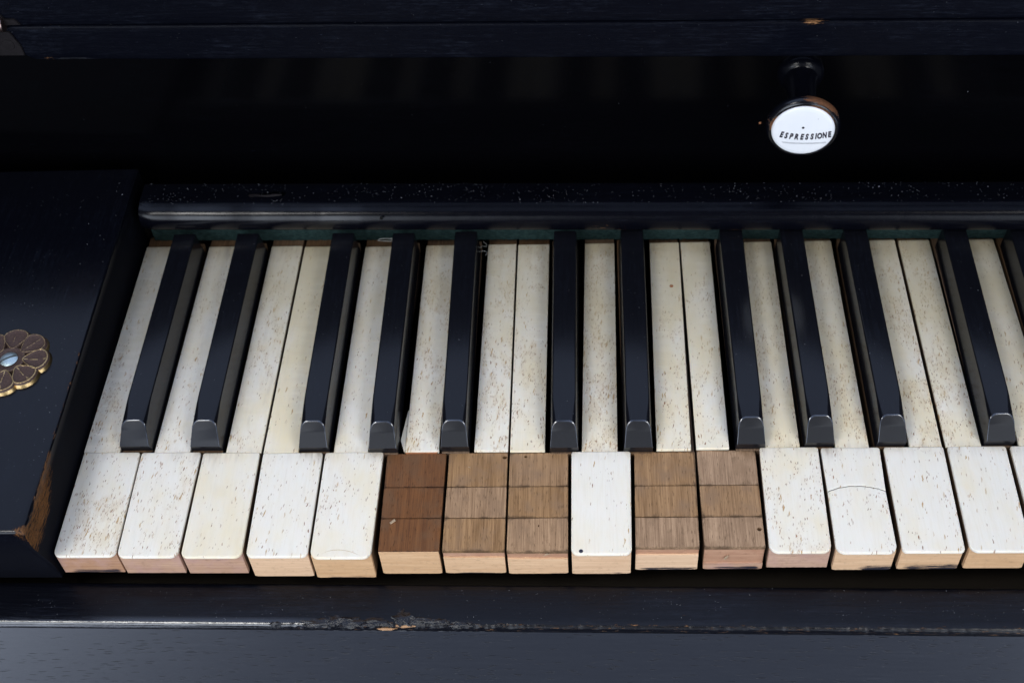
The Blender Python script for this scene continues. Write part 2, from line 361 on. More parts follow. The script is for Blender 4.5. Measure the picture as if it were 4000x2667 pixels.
def rquad(xl0, xr0, y0, xl1, xr1, y1, rf=2.3, rb=0.8, n=6):
    """ccw outline of a key head: front-left, front-right, back-right, back-left with corner radii"""
    P = [(xl0, y0, rf), (xr0, y0, rf), (xr1, y1, rb), (xl1, y1, rb)]; out = []
    for i in range(4):
        p = Vector(P[i][:2]); a = Vector(P[i - 1][:2]); b = Vector(P[(i + 1) % 4][:2]); r = P[i][2]
        u = (a - p).normalized(); w = (b - p).normalized()
        if r < 0.05: out.append(tuple(p)); continue
        c = p + (u + w) * r
        a0 = math.atan2(-w.y, -w.x); a1 = math.atan2(-u.y, -u.x)
        if a1 < a0: pass
        s = p + u * r; e = p + w * r
        t0 = math.atan2(s.y - c.y, s.x - c.x); t1 = math.atan2(e.y - c.y, e.x - c.x)
        while t1 < t0: t1 += 2 * math.pi
        for k in range(n + 1):
            t = t0 + (t1 - t0) * k / n; out.append((c.x + r * math.cos(t), c.y + r * math.sin(t)))
    return out
def loft(bm, prof, xs, fn=None, yk=0.0, caps=True):
    """prof: (y, z) list (closed), swept along x; fn(x, y, z, i) may displace"""
    rings = []
    for x in xs:
        ring = []
        for i, (y, z) in enumerate(prof):
            p = Vector((x, y - (x - 190) * yk, z))
            if fn: p = fn(p, i)
            ring.append(bm.verts.new(p))
        rings.append(ring)
    n = len(prof)
    for a, b in zip(rings, rings[1:]):
        for k in range(n): bm.faces.new((a[k], a[(k + 1) % n], b[(k + 1) % n], b[k]))
    if caps: bm.faces.new(rings[0]); bm.faces.new(rings[-1][::-1])
def frange(a, b, st): return [a + (b - a) * i / max(1, round((b - a) / st)) for i in range(max(1, round((b - a) / st)) + 1)]
def sm(x, a, b):
    t = (x - a) / (b - a); t = max(0.0, min(1.0, t)); return t * t * (3 - 2 * t)
def fb(x, y=0.0, z=0.0, o=4): return noise.fractal(Vector((x, y, z)), 1.0, 2.0, o)
def cut(o, cutters):
    """boolean holes, applied at once; cutters are bmeshes in the object's own (metre) frame"""
    for bm in cutters:
        me = bpy.data.meshes.new("c"); bm.to_mesh(me); bm.free()
        k = bpy.data.objects.new("c", me); C.objects.link(k); k.matrix_world = o.matrix_world
        if o.parent: k.parent = o.parent
        md = o.modifiers.new("b", 'BOOLEAN'); md.operation = 'DIFFERENCE'; md.object = k; md.solver = 'EXACT'
        bpy.context.view_layer.update(); dg = bpy.context.evaluated_depsgraph_get()
        new = bpy.data.meshes.new_from_object(o.evaluated_get(dg)); o.modifiers.remove(md); o.data = new
        bpy.data.objects.remove(k)
def holebm(x, y, r, z0, z1, base, n=10, sx=1.0):
    bm = bmesh.new(); tube(bm, [(0, 0, z0), (0, 0, z1)], r, n)
    for v in bm.verts: v.co = Vector((v.co.x * sx + x, v.co.y + y, v.co.z)); v.co = (v.co - Vector(base)) * S
    bmesh.ops.recalc_face_normals(bm, faces=bm.faces[:]); return bm

# ================================================================ THE CASE
case = thing('harmonium_case', 'black lacquered wooden case with worn brown edges that frames the old keyboard', 'instrument case', (190, 100, -60))
CB = (190, 100, -60)
X0, X1 = -150.0, 470.0

# --- keybed far down under the keys
bm = bmesh.new(); box(bm, X0, -3.5, 8, 181, -36, -15.2); obj('cheek_packing', bm, M['bed'], case, CB)
bm = bmesh.new(); box(bm, X0, X1, 1, 260, -48, -36.5); obj('key_bed', bm, M['bed'], case, CB)
bm = bmesh.new(); box(bm, X0, X1, 230, 236, -48, 60); obj('back_panel', bm, M['bed'], case, CB)

# --- key slip: board in front of the keys with a battered front arris
def slip_prof():
    p = [(-2.3, -50), (-2.3, -18.6), (-2.9, -18.0)]
    p += [(-2.9 - (15.0) * i / 8, -18.0) for i in range(1, 9)]
    R = 1.7
    p += [(-17.9 - R * math.sin(a), -18.0 - R + R * math.cos(a)) for a in [math.radians(k * 11.25) for k in range(1, 9)]]
    p += [(-19.6, -20.6), (-19.6, -21.4), (-18.4, -22.2), (-18.4, -50)]
    return p
sp = slip_prof()
def arris(x):  # how badly the arris is chipped at x
    a = -0.35 + 0.95 * sm(x, 75, 110) - 0.50 * sm(x, 150, 175)
    return max(0.0, a + 0.45 * fb(x * 0.05, 3.1) + 0.35 * fb(x * 0.35, 7.7))
def slip_fn(p, i):
    q = p.copy()
    if i >= 9:
        w = sm(-q.y, 14.5, 19.0) * (1 if q.z > -22 else 0)
        c = arris(q.x)
        if w > 0:
            d = w * (0.85 * c * max(0.0, 0.5 + fb(q.x * 0.55, q.y * 0.9, q.z * 0.9)))
            q.y += d * 0.7; q.z -= d * 0.8
            q.z += 0.06 * fb(q.x * 0.9, q.z * 0.7, 2.0) * w
    elif 2 <= i:
        q.z += 0.05 * fb(q.x * 0.03, q.y * 0.3, 5.0) + 0.03 * fb(q.x * 0.1, q.y * 0.9)
        # two shallow lifts of the veneer near the left end
        for cx, cy, w, h in ((31, -6.0, 7, 0.28), (56, -5.8, 9, 0.38), (19, -4.2, 4, 0.2)):
            q.z += h * math.exp(-((q.x - cx) / w) ** 2 - ((q.y - cy - 0.6 * math.sin(q.x * 0.35)) / 0.9) ** 2)
    return q
bm = bmesh.new(); loft(bm, sp, frange(-150, 470, 0.65), slip_fn, yk=0.0105)
def slip_wear(v):
    y = v.y + (v.x - 190) * 0.0105
    f = 0.0
    if y < -13: f = 0.34 * sm(v.x, 20, 110) * sm(-y, 15.0, 18.3) + 0.05
    band = math.exp(-((y + 16.9) / 0.9) ** 2) * 0.50 * sm(v.x, 45, 80) * (0.35 + 0.65 * sm(fb(v.x * 0.045, 1.3), -0.1, 0.35))
    band2 = math.exp(-((y + 11.3) / 0.55) ** 2) * 0.50 * sm(v.x, 60, 75) * (1 - sm(v.x, 130, 160))
    band3 = math.exp(-((y + 13.6) / 1.0) ** 2) * 0.50 * sm(v.x, 185, 215) * (0.4 + 0.6 * sm(fb(v.x * 0.06, 9.3), -0.1, 0.3))
    return max(f, band, band2, band3) if v.z > -20.8 else 0.1
slip = obj('key_slip', bm, M['slip'], case, CB, smooth=60, attrs={'wear': slip_wear, 'gloss': lambda v: sm(-(v.y + (v.x - 190) * 0.0105), 16.6, 17.4) * (1 - 0.9 * sm(v.x, 80, 110))})
# front face of the board below, grey sheen and open pores
bm = bmesh.new()
loft(bm, [(-18.9, -21.5), (-19.3, -21.9), (-19.3, -110), (-16.5, -110), (-16.5, -21.5)], frange(-150, 470, 4), None, yk=0.0105)
obj('front_board', bm, M['slipfront'], case, CB)
# lifted flakes and blisters along the arris
def blob(bm, cx, cy, cz, rx, ry, rz, seed, lvl=3):
    b2 = bmesh.new(); bmesh.ops.create_icosphere(b2, subdivisions=lvl, radius=1)
    for v in b2.verts:
        d = v.co.normalized(); k = 1 + 0.55 * fb(d.x * 2.6 + seed, d.y * 1.6, d.z * 1.6) + 0.28 * fb(d.x * 7 + seed, d.y * 6, d.z * 6)
        v.co = Vector((cx + d.x * rx * k, cy + d.y * ry * k, cz + d.z * rz * k))
    me = bpy.data.meshes.new("t"); b2.to_mesh(me); b2.free(); bm.from_mesh(me); bpy.data.meshes.remove(me)
blist = [(97, -17.3, -18.3, 6.5, 1.5, 0.7), (108, -17.0, -18.2, 6.0, 1.8, 0.75), (103, -16.4, -18.1, 3.0, 1.7, 0.6), (117, -17.2, -18.3, 6.0, 1.3, 0.8),
         (127.5, -16.0, -18.15, 4.2, 2.2, 0.8), (127.0, -13.9, -18.1, 1.3, 1.6, 0.5), (134, -16.6, -18.2, 5.0, 1.1, 0.6), (141, -17.0, -18.2, 3.5, 1.0, 0.5), (147.5, -17.9, -18.8, 4.6, 1.2, 0.9), (81, -17.6, -18.5, 2.6, 0.8, 0.6)]
for k, b in enumerate(blist):
    bm = bmesh.new(); blob(bm, b[0], b[1], b[2], b[3], b[4] * 1.15, b[5] * 1.3, seed=k * 5.3)
    obj('lacquer_blister', bm, M['wax'], case, CB, smooth=50)
bm = bmesh.new()
blob(bm, 128, -18.0, -18.9, 4.6, 0.75, 0.4, 3.0); blob(bm, 121.5, -18.9, -19.7, 3.4, 0.5, 0.3, 9.0)
obj('bare_wood_chip', bm, M['rawwood'], case, CB, smooth=40)

# --- cheek block at the left end, worn to bare wood along its inner edge
bm = bmesh.new()
ys = frange(-5.0, 182.5, 1.5); R = 1.3
def cheek_section(y):
    zt = 24.0
    if y < 0: zt = 24.0
    xr = -1.9 + 0.006 * (y - 90) * 0.1
    rr = 1.0 + 1.5 * sm(-y, -28, 4) + 0.25 * fb(y * 0.3, 1.0)
    pts = [(-150, -15.0), (-150, zt)] + [(x, zt) for x in (-120, -90, -60, -48, -40, -34, -28, -22, -16, -12, -9, -7, -5.5)]
    for k in range(7):
        a = math.radians(90 - 15 * k); pts.append((xr - rr + rr * math.cos(a), zt - rr + rr * math.sin(a)))
    pts += [(xr + 0.0, z) for z in (19, 16.5, 14, 11, 8, 5, 2, -1, -4, -7, -11, -15.0)]
    return pts
prev = None
front = []
secs = []
# bulging front: sections shrink in height as they curve over
for a in [math.radians(k) for k in (90, 78, 66, 54, 42, 30, 20, 12, 6)]:
    RF = 1.9
    secs.append((-5.0 + RF - RF * math.sin(a), -(RF - RF * math.cos(a))))
secs = [(y, dz) for y, dz in secs] + [(y, 0.0) for y in frange(0.0, 182.5, 1.5)]
rings = []
for y, dz in secs:
    ring = []
    for x, z in cheek_section(y):
        zz = z + (dz if z > 10 else 0) * (1.0 if z > 19.5 else sm(z, 8, 19.5))
        w = sm(x, -7, -2) * sm(z, 8, 24) * sm(-y, -30, 6)
        d = 0.35 * w * (0.5 + fb(x * 0.4, y * 0.4, z * 0.4))
        uc = 5.0 * sm(18 - z, 0, 30) * (1 - sm(y, 0, 40)) if z < 18 else 0.0
        ring.append(bm.verts.new((x - d, y + uc, zz - d * 0.7)))
    rings.append(ring)
for a, b in zip(rings, rings[1:]):
    n = len(a)
    for k in range(n): bm.faces.new((a[k], a[(k + 1) % n], b[(k + 1) % n], b[k]))
bm.faces.new(rings[0]); bm.faces.new(rings[-1][::-1])
bmesh.ops.triangulate(bm, faces=[f for f in bm.faces if len(f.verts) > 4])
def cheek_wear(v):
    e = math.exp(-((v.x + 2.4) / 0.8) ** 2) * sm(v.z, 21.0, 23.2) * (1 - sm(v.y, 70, 110)) * 0.46
    side = sm(v.x, -2.8, -2.1) * (1 - sm(v.y, 8 + 0.9 * (v.z - 10), 30 + 1.5 * (v.z - 10))) * sm(v.z, 2, 14) * 0.66
    corner = math.exp(-((v.x + 4) / 3.6) ** 2 - ((v.y + 3.5) / 3.0) ** 2) * sm(v.z, 16, 22.5) * 0.72
    fe = math.exp(-((v.y + 1.2) / 1.5) ** 2) * sm(v.z, 23.2, 23.8) * 0.20 * (0.4 + sm(fb(v.x * 0.12, 2.2), -0.1, .3))
    return max(e, side, corner, fe)
obj('cheek_block', bm, M['cheek'], case, CB, smooth=45, attrs={'wear': cheek_wear, 'dull': lambda v: 0.95 if v.y < -4.7 else 0.9 * (1 - sm(v.z, 17, 23)) if v.y < 6 and v.x < -3 else 0.75 * sm(v.x, -3.2, -2.2) * (1 - sm(v.z, 21, 23.5))})

# --- key rail: strip with a rounded nose over the back ends of the keys
KR = 0.026
def rail_prof():
    # y at x = 190
    p = [(168.5, 10.5), (168.5, 23.2), (168.2, 23.75), (167.6, 24.0)]
    p += [(y, 24.0) for y in (166, 164, 162, 160, 158, 156.4)]
    p += [(155.7, 23.75)]
    cy, cz, R = 154.8, 17.2, 6.1
    p += [(cy - R * math.sin(a) * 0.92, cz + R * math.cos(a)) for a in [math.radians(k) for k in (6, 18, 30, 42, 54, 66, 78, 90, 102, 114, 126, 138, 150)]]
    p += [(153.5, 11.6), (160, 11.6)]
    return p
def rail_fn(p, i):
    q = p.copy()
    q.z += 0.05 * fb(q.x * 0.02, i * 0.5) + (0.05 * fb(q.x * 0.25, i * 0.6, 4.0) if i > 10 else 0)
    # the left end of the nose is rounded off
    t = max(0.0, (10.0 - q.x) / 9.0)
    if i > 9: q.y += 2.0 * t * t
    return q
bm = bmesh.new(); loft(bm, rail_prof(), frange(3.2, X1, 1.4), rail_fn, yk=KR)
def rail_wear(v):
    y = v.y + (v.x - 190) * KR
    if y < 156 and 12 < v.z < 15.5 and 205 < v.x < 262: return 0.50 * math.exp(-((v.z - 13.4) / 0.9) ** 2)
    if y < 156 and 14 < v.z < 18 and 196 < v.x < 216: return 0.36
    return 0.05
rail = obj('key_rail', bm, M['rail'], case, CB, smooth=50, attrs={'wear': rail_wear, 'gloss': lambda v: 0.42 * max(0.0, 1 - sm(v.x, 90, 130)) * (0.55 + 0.7 * fb(v.x * 0.05, 2.0)) * (1 if v.z < 23.4 else 0)})
def slot(x, y, w, h, ang):
    b = bmesh.new(); n = 20
    lo = []; hi = []
    for k in range(n):
        a = 2 * math.pi * k / n
        px = math.copysign(w / 2 - h / 2, math.cos(a)) + h / 2 * math.cos(a); py = h / 2 * math.sin(a)
        qx = x + px * math.cos(ang) - py * math.sin(ang); qy = y + px * math.sin(ang) + py * math.cos(ang)
        lo.append(b.verts.new((Vector((qx, qy, 19.5)) - Vector(CB)) * S)); hi.append(b.verts.new((Vector((qx, qy, 26)) - Vector(CB)) * S))
    b.faces.new(lo[::-1]); b.faces.new(hi)
    for k in range(n): b.faces.new((lo[k], lo[(k + 1) % n], hi[(k + 1) % n], hi[k]))
    bmesh.ops.recalc_face_normals(b, faces=b.faces[:]); return b
cut(rail, [slot(58.5, 165.0, 16.5, 3.6, 0.03), slot(300.2, 160.2, 8.5, 3.6, 0.0)])
# metal tongues sitting in the two slots
for (x, y, w, ang) in ((51.5, 164.6, 7.5, -0.05), (296.6, 160.2, 6.2, 0.0)):
    bm = bmesh.new(); box(bm, x - w / 2, x + w / 2, y - 1.35, y + 1.35, 19.6, 23.4, 0.5, 2)
    obj('screw_slot_tongue', bm, M['hinge'], case, CB, smooth=40)
bm = bmesh.new()
tube(bm, [(55, 164.1, 23.7), (58.5, 163.6, 23.9), (62, 163.9, 23.95), (65, 164.3, 23.9)], [0.35, 0.6, 0.7, 0.3], 7)
obj('torn_metal_lip', bm, M['hinge'], case, CB, smooth=60)
bm = bmesh.new(); lathe(bm, [(0, 0.0), (0, 0.75), (0.25, 0.75), (0.25, 0.0)], (109.3, 150.9, 21.9), (0, -0.75, 0.65), 12)
obj('worm_hole', bm, M['dark'], case, CB)

# --- green felt strip behind the key ends
bm = bmesh.new()
xs = frange(3.5, X1, 1.0)
fr = []; 
for x in xs:
    y = 158.4 - (x - 190) * 0.0215; w = 0.22 * fb(x * 0.5, 1.0); zb = -0.7 + 0.5 * fb(x * 0.8, 3.0)
    fr.append([bm.verts.new((x, y + w + dy, z)) for dy, z in ((0.15, zb), (0, 1.2), (-0.1, 3.0), (-0.15, 5.0), (0.2, 11.8), (3, 11.8), (3, zb))])
for a, b in zip(fr, fr[1:]):
    for k in range(7): bm.faces.new((a[k], a[(k + 1) % 7], b[(k + 1) % 7], b[k]))
bm.faces.new(fr[0]); bm.faces.new(fr[-1][::-1])
obj('felt_strip', bm, M['felt'], case, CB, smooth=60)
bm = bmesh.new(); box(bm, -60, X1, 163.5, 166.5, -40, 12.0, yk=0.0215); obj('inner_batten', bm, M['bed'], case, CB)

# --- nameboard, upright and glossy
bm = bmesh.new(); box(bm, X0, X1, 188.8, 196, -30, 122, 0.0, yk=0.030); nb = obj('nameboard', bm, M['name'], case, CB)
bm = bmesh.new(); lathe(bm, [(0, 0.0), (0, 0.62), (0.2, 0.5), (0.2, 0.0)], (269.8, 186.45, 39.0), (0, -1, 0), 10)
obj('bare_spot', bm, M['wormwood'], case, CB)

# --- folding lid: lower and upper board, jointed by a hinge
KL = 0.0345
def lid_board(name, z0, z1, lower):
    y0 = 179.2
    if lower:
        prof = [(y0 + 7, z0), (y0 + 0.8, z0), (y0 + 0.25, z0 + 0.25), (y0, z0 + 0.8)] + [(y0, z0 + 0.8 + (z1 - z0 - 1.6) * k / 8) for k in range(1, 9)] + [(y0 + 0.25, z1 - 0.25), (y0 + 0.8, z1), (y0 + 7, z1)]
    else:
        prof = [(y0 + 8, z0), (y0 + 0.9, z0), (y0 + 0.3, z0 + 0.2), (y0 + 0.05, z0 + 0.8)] + [(y0 + 0.05, z0 + 1 + (z1 - z0 - 2) * k / 6) for k in range(1, 7)] + [(y0 + 1, z1), (y0 + 8, z1)]
    def fn(p, i):
        q = p.copy()
        if lower and i <= 4:
            q.z += 0.16 * fb(q.x * 0.12, 2.0) + 0.5 * sm(q.z, 0, 999)
            if q.x < -31: q.z += 2.2 * sm(-q.x, 31, 33)         # bottom edge broken away at the far left
            q.z += 0.5 * math.exp(-((q.x + 14) / 12) ** 2) * (0.5 + fb(q.x * 0.8, 5.0)) * (1 if i > 1 else 0)
            q.y += 0.9 * math.exp(-((q.x + 14) / 14) ** 2) * (1 - sm(q.z, 82, 86)) if i in (2, 3) else 0
        if lower and 5 <= i <= 7: q.y += 0.25 * fb(q.x * 0.25, q.z * 0.4, 3.0) * math.exp(-((q.x + 12) / 16) ** 2)
        if lower and i >= len(prof) - 3: q.z += 0.06 * fb(q.x * 0.5, 8.0)
        if not lower and i <= 3: q.z += 0.10 * fb(q.x * 0.05, 3.0) + 0.18 * sm(q.x, 120, 300) * (1 if i < 3 else 0)
        return q
    bm = bmesh.new(); loft(bm, prof, frange(X0, X1, 1.6), fn, yk=KL)
    def wear(v):
        w = 0.05
        if lower and v.z > 96.4: w = 0.62 * math.exp(-((v.x - 283.5) / 7.5) ** 2)
        if lower and v.z < 83.5: w = 0.46 * math.exp(-((v.x + 24) / 5) ** 2) + 0.05
        if not lower and v.z < 98.6: w = 0.62 * math.exp(-((v.x + 18) / 2.5) ** 2) + 0.38 * math.exp(-((v.x - 62) / 6) ** 2)
        if not lower and v.x < -31: w = 0.3
        return w
    return obj(name, bm, M['lid'], case, CB, smooth=50, attrs={'wear': wear})
lid_board('lid_lower_board', 81.0, 97.6, True)
lid_board('lid_upper_board', 98.25, 121.0, False)
# hinge (knuckle and two leaves) at the left end of the joint
def ykl(x): return 179.2 - (x - 190) * KL
bm = bmesh.new()
leaf = [(-60, 95.6), (-36.2, 95.6), (-35.3, 93.7), (-35.0, 92.0), (-34.0, 90.2), (-33.5, 88.2), (-33.6, 84.0), (-60, 84.0)]
def leafmesh(bm, pts, t):
    a = [bm.verts.new((x, ykl(x) - t, z)) for x, z in pts]; b = [bm.verts.new((x, ykl(x) + 0.3, z)) for x, z in pts]
    f1 = bm.faces.new(a); bm.faces.new(b[::-1]); n = len(pts)
    for k in range(n): bm.faces.new((a[k], b[k], b[(k + 1) % n], a[(k + 1) % n]))
    bmesh.ops.bevel(bm, geom=list(f1.edges), offset=0.18, segments=2, affect='EDGES')
leafmesh(bm, leaf, 0.8)
hl = obj('hinge_leaf', bm, M['hinge'], case, CB, label='lower hinge leaf let into the lid board')
bm = bmesh.new(); leafmesh(bm, [(-60, 101.4), (-60, 108), (-38, 106), (-35.8, 101.6), (-32.3, 101.7), (-31.3, 101.0), (-30.2, 99.0), (-36, 98.9)], 0.8)
obj('hinge_leaf', bm, M['hinge'], case, CB, label='upper hinge leaf')
bm = bmesh.new(); 
tube(bm, [(-60, ykl(-36) - 1.6, 99.9), (-36.4, ykl(-36) - 1.6, 99.9)], 2.9, 28)
obj('hinge_knuckle', bm, M['knuckle'], case, CB, smooth=40)
bm = bmesh.new()
lathe(bm, [(0, 0), (0, 2.75), (1.6, 2.9), (2.1, 2.6), (2.4, 1.6), (2.5, 0)], (-36.3, ykl(-36) - 1.4, 99.5), (1, 0, 0), 28)
obj('hinge_pin', bm, M['hinge'], case, CB, smooth=40)
bm = bmesh.new()
lathe(bm, [(0, 0), (0, 2.6), (0.35, 2.45), (0.45, 2.0), (0.4, 0)], (-38.5, ykl(-38.5) - 0.75, 89.5), (0, -1, 0), 24)
obj('hinge_screw', bm, M['hinge'], case, CB, smooth=40)

# --- brass rosette with its screw, on the cheek block
RX, RY, RZ = -28.6, 72.4, 24.0
def petal(ang, ln, seed):
    bm = bmesh.new(); nu, nv = 26, 20; vs = []
    ca, sa = math.cos(ang), math.sin(ang)
    curl = random.uniform(-0.5, 0.5)
    for i in range(nu + 1):
        row = []
        for j in range(nv):
            a = 2 * math.pi * j / nv; r = i / nu
            u = math.cos(a); w = math.sin(a)
            # teardrop: narrow toward the middle of the flower
            cx = 4.7 + (ln - 4.7) * 0.5
            px = cx + (ln - 4.7) * 0.54 * r * u
            hw = 2.2 + 3.9 * sm((px - 4.0) / (ln - 4.0), 0.0, 0.8)
            py = hw * 1.08 * r * w
            # height
            rim = math.exp(-((r - 0.80) / 0.055) ** 2)
            rib = math.exp(-((py - curl * math.sin((px - 5) * 0.28) - 0.15) / 0.26) ** 2) * (1 - sm(r, 0.66, 0.8))
            z = 1.35 + 0.75 * (1 - ((px - cx) / (ln - 4)) ** 2) * 1.0 + 0.32 * rim + 0.28 * rib - 0.18 * (1 - sm(r, 0.5, 0.78))
            if r > 0.84: z -= 2.0 * ((r - 0.84) / 0.16) ** 1.4
            row.append((px * ca - py * sa, px * sa + py * ca, z, max(rim * 0.8, rib * 0.75, sm(r, 0.86, 0.95) * (0.85 if px > cx else 0.35)) * (0.75 + 0.3 * (math.sin(ang) < 0.3))))
        vs.append(row)
    bv = [[bm.verts.new((RX + x, RY + y, RZ + max(z, 0.02))) for x, y, z, m in row] for row in vs[1:]]
    c = bm.verts.new((RX + vs[0][0][0], RY + vs[0][0][1], RZ + vs[0][0][2]))
    vals = [m for row in vs[1:] for *_, m in row] + [vs[0][0][3]]
    for a, b in zip(bv, bv[1:]):
        for k in range(nv): bm.faces.new((a[k], a[(k + 1) % nv], b[(k + 1) % nv], b[k]))
    for k in range(nv): bm.faces.new((c, bv[0][k], bv[0][(k + 1) % nv]))
    it = iter(vals)
    return bm, vals
ro = None
bm = bmesh.new(); lathe(bm, [(0.2, 6.4), (1.9, 6.2), (2.15, 5.8), (2.0, 5.2), (1.7, 4.4), (1.6, 0.0)], (RX, RY, RZ), (0, 0, 1), 40)
ro = obj('brass_rosette', bm, M['brass'], case, CB, smooth=50, attrs={'rim': lambda v: 0.42 if math.hypot(v.x - RX, v.y - RY) > 5.7 else 0.12})
for k in range(8):
    bmp, vals = petal(math.radians(92 - 45 * k + random.uniform(-2, 2)), 16.0 + random.uniform(-0.4, 0.4), k)
    bmesh.ops.recalc_face_normals(bmp, faces=bmp.faces[:])
    me = bpy.data.meshes.new('petal')
    for v in bmp.verts: v.co = (v.co - Vector(CB)) * S
    bmp.to_mesh(me); bmp.free(); a = me.attributes.new('rim', 'FLOAT', 'POINT'); a.data.foreach_set('value', vals)
    me.shade_smooth(); o = link('petal', me, M['brass'], ro)
bm = bmesh.new()
# domed slotted screw: two half domes with a gap between
ang = math.radians(30)
for sgn in (-1, 1):
    nr, na = 6, 16; rows = []
    for i in range(nr + 1):
        row = []
        for j in range(na + 1):
            a = math.pi * j / na; r = 3.5 * i / nr
            x = r * math.cos(a); y = max(0.42, r * math.sin(a)) if r > 0.42 else 0.42
            z = 1.7 + 1.25 * math.sqrt(max(0, 1 - (r / 3.7) ** 2))
            y *= sgn
            row.append(bm.verts.new((RX + x * math.cos(ang) - y * math.sin(ang), RY + x * math.sin(ang) + y * math.cos(ang), RZ + z)))
        rows.append(row)
    for a, b in zip(rows, rows[1:]):
        for j in range(na): bm.faces.new((a[j], a[j + 1], b[j + 1], b[j]))
    low = [bm.verts.new(Vector((v.co.x, v.co.y, RZ + 1.5))) for v in [rows[-1][0]] + rows[0][:1] + [rows[-1][-1]]]
    top = [rows[-1][0], rows[0][0], rows[-1][-1]]
    edge = [rows[i][0] for i in range(nr, -1, -1)] + [rows[i][-1] for i in range(1, nr + 1)]
    le = [bm.verts.new(Vector((v.co.x, v.co.y, RZ + 2.0))) for v in edge]
    for k in range(len(edge) - 1): bm.faces.new((edge[k], edge[k + 1], le[k + 1], le[k]))
bmesh.ops.remove_doubles(bm, verts=bm.verts, dist=0.001)
obj('slotted_screw', bm, M['steel'], ro, CB, smooth=50)

# ================================================================ WHITE KEYS
# number: (front-left x, front-right x, front y, back-left x, back-right x, back y), tail (front xl, xr, back xl, xr, back y), bottom z
K = {
 1: ((-0.9, 22.3, 0.0, -0.4, 21.8, 46.4), (-0.6, 13.6, 0.8, 14.9, 158.0), -13.9),
 2: ((23.0, 45.5, -0.4, 22.5, 45.8, 46.2), (27.4, 41.4, 29.0, 43.2, 157.5), -13.9),
 3: ((46.7, 69.1, -0.6, 46.8, 68.9, 45.8), (55.6, 69.3, 57.1, 70.8, 157.1), -13.9),
 4: ((70.8, 93.3, -0.5, 70.3, 93.5, 45.5), (70.3, 83.9, 72.0, 85.6, 156.5), -16.3),
 5: ((94.3, 116.5, -1.1, 94.5, 117.0, 45.5), (97.7, 111.0, 98.9, 112.1, 155.8), -16.4),
 6: ((118.8, 141.0, 2.0, 118.4, 141.1, 45.4), (125.3, 138.3, 125.8, 138.8, 155.8), -16.5),
 7: ((142.1, 164.7, 2.4, 142.3, 164.7, 45.5), (151.9, 164.8, 153.0, 165.2, 155.7), -16.4),
 8: ((165.5, 187.6, 2.0, 165.5, 187.7, 45.3), (165.6, 178.9, 166.1, 179.6, 155.3), -16.3),
 9: ((188.8, 210.4, 0.0, 189.0, 211.3, 44.9), (192.9, 206.5, 195.1, 207.8, 155.3), -16.1),
 10: ((211.9, 234.7, 3.5, 212.8, 235.6, 45.3), (221.2, 234.2, 223.0, 235.5, 155.0), -16.3),
 11: ((236.5, 258.1, 3.4, 236.3, 258.2, 45.7), (236.2, 248.5, 236.3, 248.8, 155.0), -15.8),
 12: ((259.2, 281.0, 0.5, 259.8, 281.6, 46.1), (262.1, 275.0, 263.4, 275.1, 154.6), -12.9),
 13: ((282.6, 303.8, 0.1, 282.6, 304.3, 45.6), (288.1, 300.6, 289.1, 300.5, 154.6), -14.0),
 14: ((305.7, 327.4, 0.4, 305.9, 327.9, 45.8), (315.5, 327.5, 316.6, 327.4, 154.4), -14.1),
 15: ((329.2, 350.3, 0.5, 329.4, 350.8, 45.8), (329.0, 342.0, 328.8, 341.8, 154.0), -13.9),
 16: ((352.3, 374.0, 0.5, 352.4, 374.2, 45.8), (355.7, 369.9, 357.8, 368.7, 153.8), -13.9),
}
BARE = {6: 'redwood', 7: 'oldwood', 8: 'oldwood', 10: 'oldwood', 11: 'oldwood'}
# fleck density, yellowness, grime for head / tail
HEAD = {1: (.30, .05, .25), 2: (.55, .10, .35), 3: (.28, .55, .25), 4: (.25, .10, .30), 5: (.45, .30, .20), 9: (.16, .05, .10), 12: (.55, .15, .10), 13: (.35, -.1, .10), 14: (.30, .10, .10), 15: (.24, -.05, .15), 16: (.35, .1, .2)}
TAIL = {1: (.55, .05, .35), 2: (.35, -.05, .75), 3: (.50, .35, .65), 4: (.22, .85, .30), 5: (.25, .25, .30), 6: (1.0, .25, .40), 7: (.75, .25, .15), 8: (.60, .45, .15), 9: (1.35, .55, .30), 10: (.45, .55, .15), 11: (.35, .50, .20), 12: (1.0, .70, .45), 13: (.60, .75, .30), 14: (.85, .60, .25), 15: (.75, .60, .30), 16: (.50, .80, .35)}
PINK = {1, 2, 3, 12}
LAB = {
 1: 'white key beside the black cheek block, its head crowded with brown flecks',
 2: 'white key second from the cheek block, small arc crack at its front lip',
 3: 'white key third from the cheek block, creamy yellow ivory head with a dark back corner',
 4: 'white key fourth from the cheek block, clean ivory head over a pale wooden front',
 5: 'white key just left of the dark reddish bare key, amber arc crack on its lip',
 6: 'key bared to dark reddish-brown stained wood, its ivory head gone',
 7: 'bare brown wooden key immediately right of the dark reddish one',
 8: 'bare brown wooden key with a torn hole at its front corner',
 9: 'white key standing alone between bare wooden keys, black dot at its front corner',
 10: 'bare wooden key just right of the lone white head, no hole in its top',
 11: 'bare wooden key with one round nail hole near its front right corner',
 12: 'white key next to the last bare wooden key, evenly flecked over a pinkish front',
 13: 'white key with a curved crack right across its ivory head',
 14: 'white key just right of the cracked one, black smears along its wooden front',
 15: 'last whole white key before the picture edge, its wooden front half bleached',
 16: 'white key cut off by the picture edge, beyond the last whole ivory head',
}
CORE_CUTS = {  # x, y, radius, stretch of holes in the bare tops
 7: [(163.6, 43.3, 0.75, 1.3)], 8: [(171.6, 43.6, 0.6, 1.0), (176.9, 12.8, 0.45, 0.6)], 11: [(256.6, 10.9, 0.85, 1.0)]}
wkeys = {}
